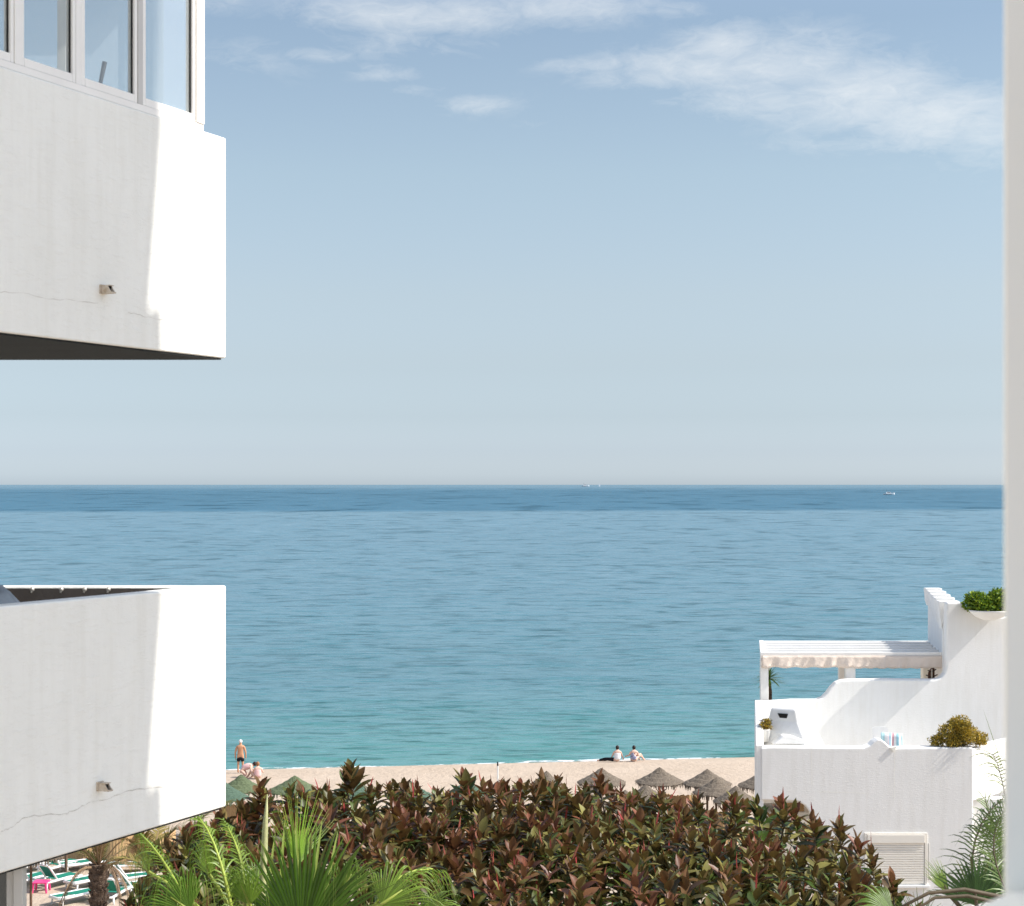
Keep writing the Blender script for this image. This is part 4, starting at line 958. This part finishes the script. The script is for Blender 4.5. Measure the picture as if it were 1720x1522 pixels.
# ------------------------------------------------------------ loungers, stool, screens, posts
def make_lounger():
    t_=thing('sun_lounger',(0,0,0),'x','sun lounger','green and white loungers on the sand')
    fr=MB()
    for s_ in (-1,1): fr.tube([(s_*.31,-.95,.30),(s_*.31,-.4,.31),(s_*.31,.3,.33),(s_*.31,.95,.28)],.05,6)
    fr.tube([(-.31,.95,.28),(.31,.95,.28)],.035,6); fr.tube([(-.31,-.95,.30),(.31,-.95,.30)],.035,6)
    fr.build('frame',M['whiteplastic'],t_,smooth=True)
    for sx in (-1,1):
        for y in (-.8,.75): MB().tube([(sx*.30,y,.29),(sx*.33,y+.05*(1 if y>0 else -1),0)],[.04,.03],6).build('leg',M['whiteplastic'],t_,smooth=True)
    MB().box((-.28,-.28,.325),(.28,.9,.345)).build('seat',M['green'],t_,bevel=.005)
    m=Matrix.Translation((0,-.28,.34))@Matrix.Rotation(R(128),4,'X')
    b=MB(); b.box((-.24,.08,-.01),(.24,.62,.01),m).build('backrest',M['green'],t_,bevel=.004)
    f=MB(); ml=lambda x,y:m@Vector((x,y,0))
    f.tube([ml(-.29,0),ml(-.29,.6),ml(-.22,.72),ml(.22,.72),ml(.29,.6),ml(.29,0)],.035,6).build('back_frame',M['whiteplastic'],t_,smooth=True)
    return t_
def make_flat(t0):
    t_=copy_tree(t0)
    for c in [x for x in COL.objects if x.parent==t_]:
        if c.name.startswith(('backrest','back_frame')):
            c.matrix_basis=Matrix.Translation((0,-.28,.34))@Matrix.Rotation(R(-122+180-7-0),4,'X')@Matrix.Translation((0,.28,-.34))
    return t_
L0=make_lounger(); flat=make_flat(L0)
LG=[(48,1488,34,0,'green lounger with raised back, farthest left, behind the pink stool'),
(96,1489,34,0,'green lounger with raised back just right of the pink stool'),
(128,1516,42,1,'flat green lounger nearest the viewer, between the dead fronds and palm trunk'),
(192,1512,12,0,'green lounger with raised back just right of the palm trunk, nearest row'),
(100,1465,32,0,'green lounger with raised back behind the wooden post'),
(140,1462,55,1,'flat white framed lounger left of the palm crown'),
(222,1486,62,0,'tilted green lounger right of the palm, beside the dark leaves'),
(212,1466,80,1,'white lounger lying sideways behind the right hand dead frond'),
(46,1466,32,0,'green lounger right under the lower balcony edge'),
(150,1490,40,1,'flat white and green lounger half hidden behind the palm trunk'),
(228,1500,60,0,'green lounger with raised back at the right, touching the dark leaves'),
(66,1450,40,1,'pale lounger far back under the balcony edge, left of the wooden post'),
(110,1442,30,1,'white lounger far back beside the left straw screen'),
(218,1446,75,1,'white lounger far back right of the right straw screen')]
for i,(px,py,rz,fl,lab) in enumerate(LG):
    o=(L0 if i==0 else flat if i==2 else copy_tree(flat if fl else L0))
    o.location=G(px,py); o.rotation_euler=(0,0,R(-rz)); o['label']=lab; o.scale=(1.08,.98,1.05)
p=G(69,1499); st_=thing('stool',p,'bright pink plastic stool on the sand between two green loungers','stool')
MB().box((p.x-.28,p.y-.28,.38),(p.x+.28,p.y+.28,.43)).build('seat',M['pink'],st_,bevel=.03)
for sx in (-1,1):
    for sy in (-1,1): MB().tube([(p.x+sx*.23,p.y+sy*.23,.39),(p.x+sx*.27,p.y+sy*.27,0)],[.05,.035],6).build('leg',M['pink'],st_)
def screen(px,py,r,h,a0,a1,lab):
    p=G(px,py); vs=[]; n=40
    for i in range(n+1):
        th=R(a0+(a1-a0)*i/n); rr=r+.015*(i%2); vs+=[(p.x+rr*math.cos(th),p.y+rr*math.sin(th),0),(p.x+rr*math.cos(th),p.y+rr*math.sin(th),h+random.uniform(-.04,.04))]
    q=MB(); q.add(vs,[(2*i,2*i+2,2*i+3,2*i+1) for i in range(n)]); o=q.build('straw_screen',M['wicker'],origin=p); s_=o.modifiers.new('s','SOLIDIFY'); s_.thickness=.03
    tag(o,lab,'windbreak','straw windbreaks on the beach')
screen(132,1447,.75,1.35,180,330,'curved straw windbreak left of the palm crown')
screen(196,1452,.85,1.6,190,350,'taller orange straw windbreak right of the palm crown')
screen(1143,1384,.85,1.45,180,360,'orange straw windbreak showing over the leaves between parasols')
screen(1213,1412,.85,1.4,180,360,'straw windbreak low over the leaves under the parasol cluster')
screen(395,1405,.6,1.5,180,360,'tan straw windbreak just right of the lower balcony bottom corner')
screen(262,1452,.8,1.4,180,360,'straw windbreak behind the half dry feather palm')
p=G(111,1480); q=MB(); q.tube([p,p+Vector((0,0,1.15))],.06,7).tube([p+Vector((.02,0,1.1)),p+Vector((-.2,0,1.05)),p+Vector((-.24,0,.85))],.045,7)
tag(q.build('wooden_post',M['wood'],origin=p),'dark wooden post with a bent arm beside the raised loungers','post')
p=G(836,1330); q=MB(); q.tube([p,p+Vector((0,0,1.3))],.04,7)
po=thing('beach_pole',p,'white pole with a dark tip standing alone on the sand above the leaves','pole')
q.build('shaft',M['whiteplastic'],po); MB().tube([p+Vector((0,0,1.3)),p+Vector((0,0,1.5))],[.045,.03],7).build('tip',M['black'],po)

# ------------------------------------------------------------ people
def body(name,V,E,rads,m,parent,sub=2,root=0):
    me=bpy.data.meshes.new(name); o0=world_loc(parent) if parent else Vector((0,0,0)); me.from_pydata([tuple(Vector(v)) for v in V],E,[])
    o=bpy.data.objects.new(name,me); COL.objects.link(o)
    if parent: o.parent=parent
    o.modifiers.new('skin','SKIN'); me.materials.append(m)
    for i,sv in enumerate(me.skin_vertices[0].data):
        r=rads[i]; sv.radius=(r,r) if not hasattr(r,'__len__') else r; sv.use_root=(i==root)
    s_=o.modifiers.new('sub','SUBSURF'); s_.levels=sub; s_.render_levels=sub
    return o
def person(loc,rz,label,group=None):
    return thing('person',loc,label,'person',group,rz)
# standing man, seen from behind
m=person(G(404,1299),R(4),'standing man seen from behind, bare back, black swim shorts and white hair, facing the sea')
V=[(0,0,.95),(0,.0,1.12),(0,0,1.32),(0,.01,1.45),(0,.02,1.53),(0,.03,1.64),(0,.03,1.73),
(-.19,0,1.41),(-.27,-.01,1.14),(-.28,.05,.90),(-.28,.07,.80),(.19,0,1.41),(.27,-.01,1.14),(.28,.05,.90),(.28,.07,.80),
(-.10,0,.86),(-.12,.0,.50),(-.13,-.02,.10),(-.13,.12,.03),(.10,0,.86),(.12,.03,.50),(.13,.02,.10),(.13,.16,.03)]
E=[(0,1),(1,2),(2,3),(3,4),(4,5),(5,6),(3,7),(7,8),(8,9),(9,10),(3,11),(11,12),(12,13),(13,14),(0,15),(15,16),(16,17),(17,18),(0,19),(19,20),(20,21),(21,22)]
Rd=[(.17,.12),(.16,.11),(.18,.12),(.13,.10),.06,(.08,.10),.07,.07,.05,.035,.03,.07,.05,.035,.03,.10,.06,.045,.035,.10,.06,.045,.035]
body('body',V,E,Rd,M['skin'],m)
V=[(0,0,.97),(0,0,.88),(-.11,0,.80),(-.13,0,.60),(.11,0,.80),(.13,.01,.60)]
body('shorts',V,[(0,1),(1,2),(2,3),(1,4),(4,5)],[(.185,.14),(.18,.14),.13,.12,.13,.12],M['black'],m)
MB().ell(world_loc(m)+Vector((0,.02,1.70)),(.10,.115,.10)).build('hair',M['hairwhite'],m,smooth=True)
for s_ in (-1,1):
    q=MB(); c=world_loc(m)+Vector((s_*.28,.07,.78))
    for i in range(4): q.tube([c+Vector((0,-.03+.02*i,0)),c+Vector((-.01*s_,-.03+.022*i,-.05)),c+Vector((-.02*s_,-.025+.022*i,-.09+.006*abs(i-1))),],[.011,.01,.008],5)
    q.tube([c+Vector((0,.035,.02)),c+Vector((-.02*s_,.06,-.02)),c+Vector((-.025*s_,.065,-.05))],[.011,.01,.009],5)
    q.build('fingers',M['skin'],m,smooth=True)
# seated person generator (seen from behind, facing +Y)
def seated(loc,rz,label,top,skin,hair,legs,lean=0.0,knees=.45,group=None,arm_to=None,legdir=0.0,dress=False):
    m=person(loc,rz,label,group)
    kx=math.sin(legdir); ky=math.cos(legdir)
    def lg(s_): return [(s_*.10+.02*kx,.05,.12),(s_*.12+knees*kx,knees*ky,.42 if knees<.5 else .16),(s_*.12+(knees+.35)*kx,(knees+.35)*ky,.06),(s_*.12+(knees+.47)*kx,(knees+.47)*ky,.05)]
    V=[(0,0,.14),(0,.0+.1*lean,.32),(lean*.5,.1*lean,.50),(lean,.12*lean,.60),(lean,.02,.67),(lean,.04,.76),(lean,.04,.84)]
    E=[(0,1),(1,2),(2,3),(3,4),(4,5),(5,6)]
    Rd=[(.19,.16),(.15,.12),(.18,.12),(.13,.10),.055,(.08,.10),.07]
    for s_ in (-1,1):
        a=len(V); hx=(arm_to or (.3,.45,.3))
        V+=[(s_*.18+lean,0,.55),(s_*.25+lean,.14,.36),(s_*.5*hx[0]+lean+.02*s_,hx[1],hx[2]),(s_*.4*hx[0]+lean,hx[1]+.09,hx[2])]
        E+=[(3,a),(a,a+1),(a+1,a+2),(a+2,a+3)]; Rd+=[.065,.048,.035,.03]
        a=len(V); V+=lg(s_); E+=[(0,a),(a,a+1),(a+1,a+2),(a+2,a+3)]; Rd+=[.11,.075,.05,.04]
    body('body',V,E,Rd,skin,m)
    body('top',[(0,0,.10),(0,.1*lean,.32),(lean*.5,.1*lean,.46),(lean,.1*lean,.56 if not dress else .46)],[(0,1),(1,2),(2,3)],[(.215,.18),(.19,.15),(.205,.145),(.17,.12)],top,m)
    if legs is not None:
        for s_ in (-1,1):
            l=lg(s_); body('trousers',l[:3],[(0,1),(1,2)],[.13,.09,.065],legs,m)
    MB().ell(world_loc(m)+Matrix.Rotation(rz,3,'Z')@Vector((0,0,0))+Vector((lean,.03,.80)),(.10,.115,.13)).build('hair',hair,m,smooth=True)
    return m
seated(G(1037,1280,-.05),R(0),'seated person in a white top and black trousers, legs out to the left','' and None or M['white'],M['skinp'],M['hairdark'],M['black'],.0,.58,arm_to=(.7,.2,.12),legdir=R(-78))
seated(G(1064,1280,-.05),R(0),'seated person in a blue and white patterned strapless dress, arm round the knee',M['bluecloth'],M['skinp'],M['hairdark'],None,.03,.42,arm_to=(.9,.38,.25),legdir=R(40),dress=True)
seated(G(433,1309),R(10),'light haired person sitting in a pale pink top beside the bending one',M['pinkcloth'],M['skinp'],M['hairblond'],None,.0,.4,arm_to=(.6,.4,.3),legdir=R(-30))
# person bending forward to the right, pink shirt, blue shorts
m=person(G(412,1306),0,'person in a pink shirt and blue shorts bending forward over the sand')
V=[(-.18,0,.42),(0,0,.56),(.2,0,.60),(.32,0,.60),(.42,0,.66),(.5,0,.70),
(.30,-.18,.52),(.36,-.22,.28),(.42,-.2,.08),(.30,.18,.52),(.36,.22,.28),(.42,.2,.08),
(-.2,-.11,.36),(.08,-.16,.16),(-.22,-.16,.06),(-.1,-.17,.03),(-.2,.11,.36),(.08,.16,.16),(-.22,.16,.06),(-.1,.17,.03)]
E=[(0,1),(1,2),(2,3),(3,4),(4,5),(3,6),(6,7),(7,8),(3,9),(9,10),(10,11),(0,12),(12,13),(13,14),(14,15),(0,16),(16,17),(17,18),(18,19)]
body('body',V,E,[.18,.16,.17,.13,.06,.09,.065,.048,.035,.065,.048,.035,.11,.075,.05,.035,.11,.075,.05,.035],M['skinp'],m)
body('shirt',V[:4],[(0,1),(1,2),(2,3)],[.16,.185,.195,.155],M['pinkcloth'],m)
body('shorts',[(-.2,0,.40),(-.08,0,.46)],[(0,1)],[.205,.19],M['bluecloth'],m)
MB().ell(world_loc(m)+Vector((.5,0,.72)),(.11,.115,.12)).build('hair',M['hairdark'],m,smooth=True)

# ------------------------------------------------------------ boats
def boat(px,py,L,label,name='motor_boat',cat='boat',rz=0):
    D=(CZ+.25)*F/(py-814); x=X(px,D); k=L/10; o=Vector((x,D,-.25))
    t_=thing(name,o,label,cat,None)
    def sect(u,w,h): return [(u*k,-w*k,h*k),(u*k,0,-.2*k),(u*k,w*k,h*k)]
    prof=[(-5,1.5,1.0),(-2,1.6,1.05),(2,1.4,1.3),(4,.8,1.55),(5.3,.03,1.8)]
    vs=[o+Vector(p) for s_ in prof for p in sect(*s_)]
    q=MB(); q.add(vs,[(i*3+j,i*3+3+j,i*3+4+j,i*3+1+j) for i in range(4) for j in range(2)]+[(i*3,i*3+2,i*3+5,i*3+3) for i in range(4)]+[(0,1,2)])
    q.build('hull',M['boat'],t_)
    q=MB(); q.prism([o+Vector((a*k,-1.1*k,b*k)) for a,b in ((-2.6,1.06),(2.2,1.3),(1.0,2.5),(-2.2,2.6))],(0,2.2*k,0)).build('cabin',M['boat'],t_)
    MB().prism([o+Vector((a*k,-1.12*k,b*k)) for a,b in ((-2.0,1.7),(1.4,1.75),(.95,2.3),(-1.9,2.3))],(0,2.24*k,0)).build('cabin_window',M['boatdark'],t_)
    MB().tube([o+Vector((-1.5*k,0,2.6*k)),o+Vector((-2.1*k,0,4.6*k))],.08*k,5).build('mast',M['boatdark'],t_)
boat(1493,831,17,'white motor boat far out on the sea, right of centre')
boat(983,817.2,62,'small white boat on the horizon right of the picture middle')
D=15000; o=Vector((X(1007,D),D,-.25)); t_=thing('sail_boat',o,'tiny white sail just breaking the horizon right of the small white boat','sailing boat')
MB().prism([o+Vector((-9,-2,1)),o+Vector((9,-2,1)),o+Vector((7,-2,-.5)),o+Vector((-8,-2,-.5))],(0,4,0)).build('hull',M['boat'],t_)
MB().prism([o+Vector((-7,0,2)),o+Vector((0,0,2)),o+Vector((0,0,25))],(0,.4,0)).prism([o+Vector((.6,0,2)),o+Vector((8,0,2)),o+Vector((.6,0,22))],(0,.4,0)).build('sail',M['boat'],t_)
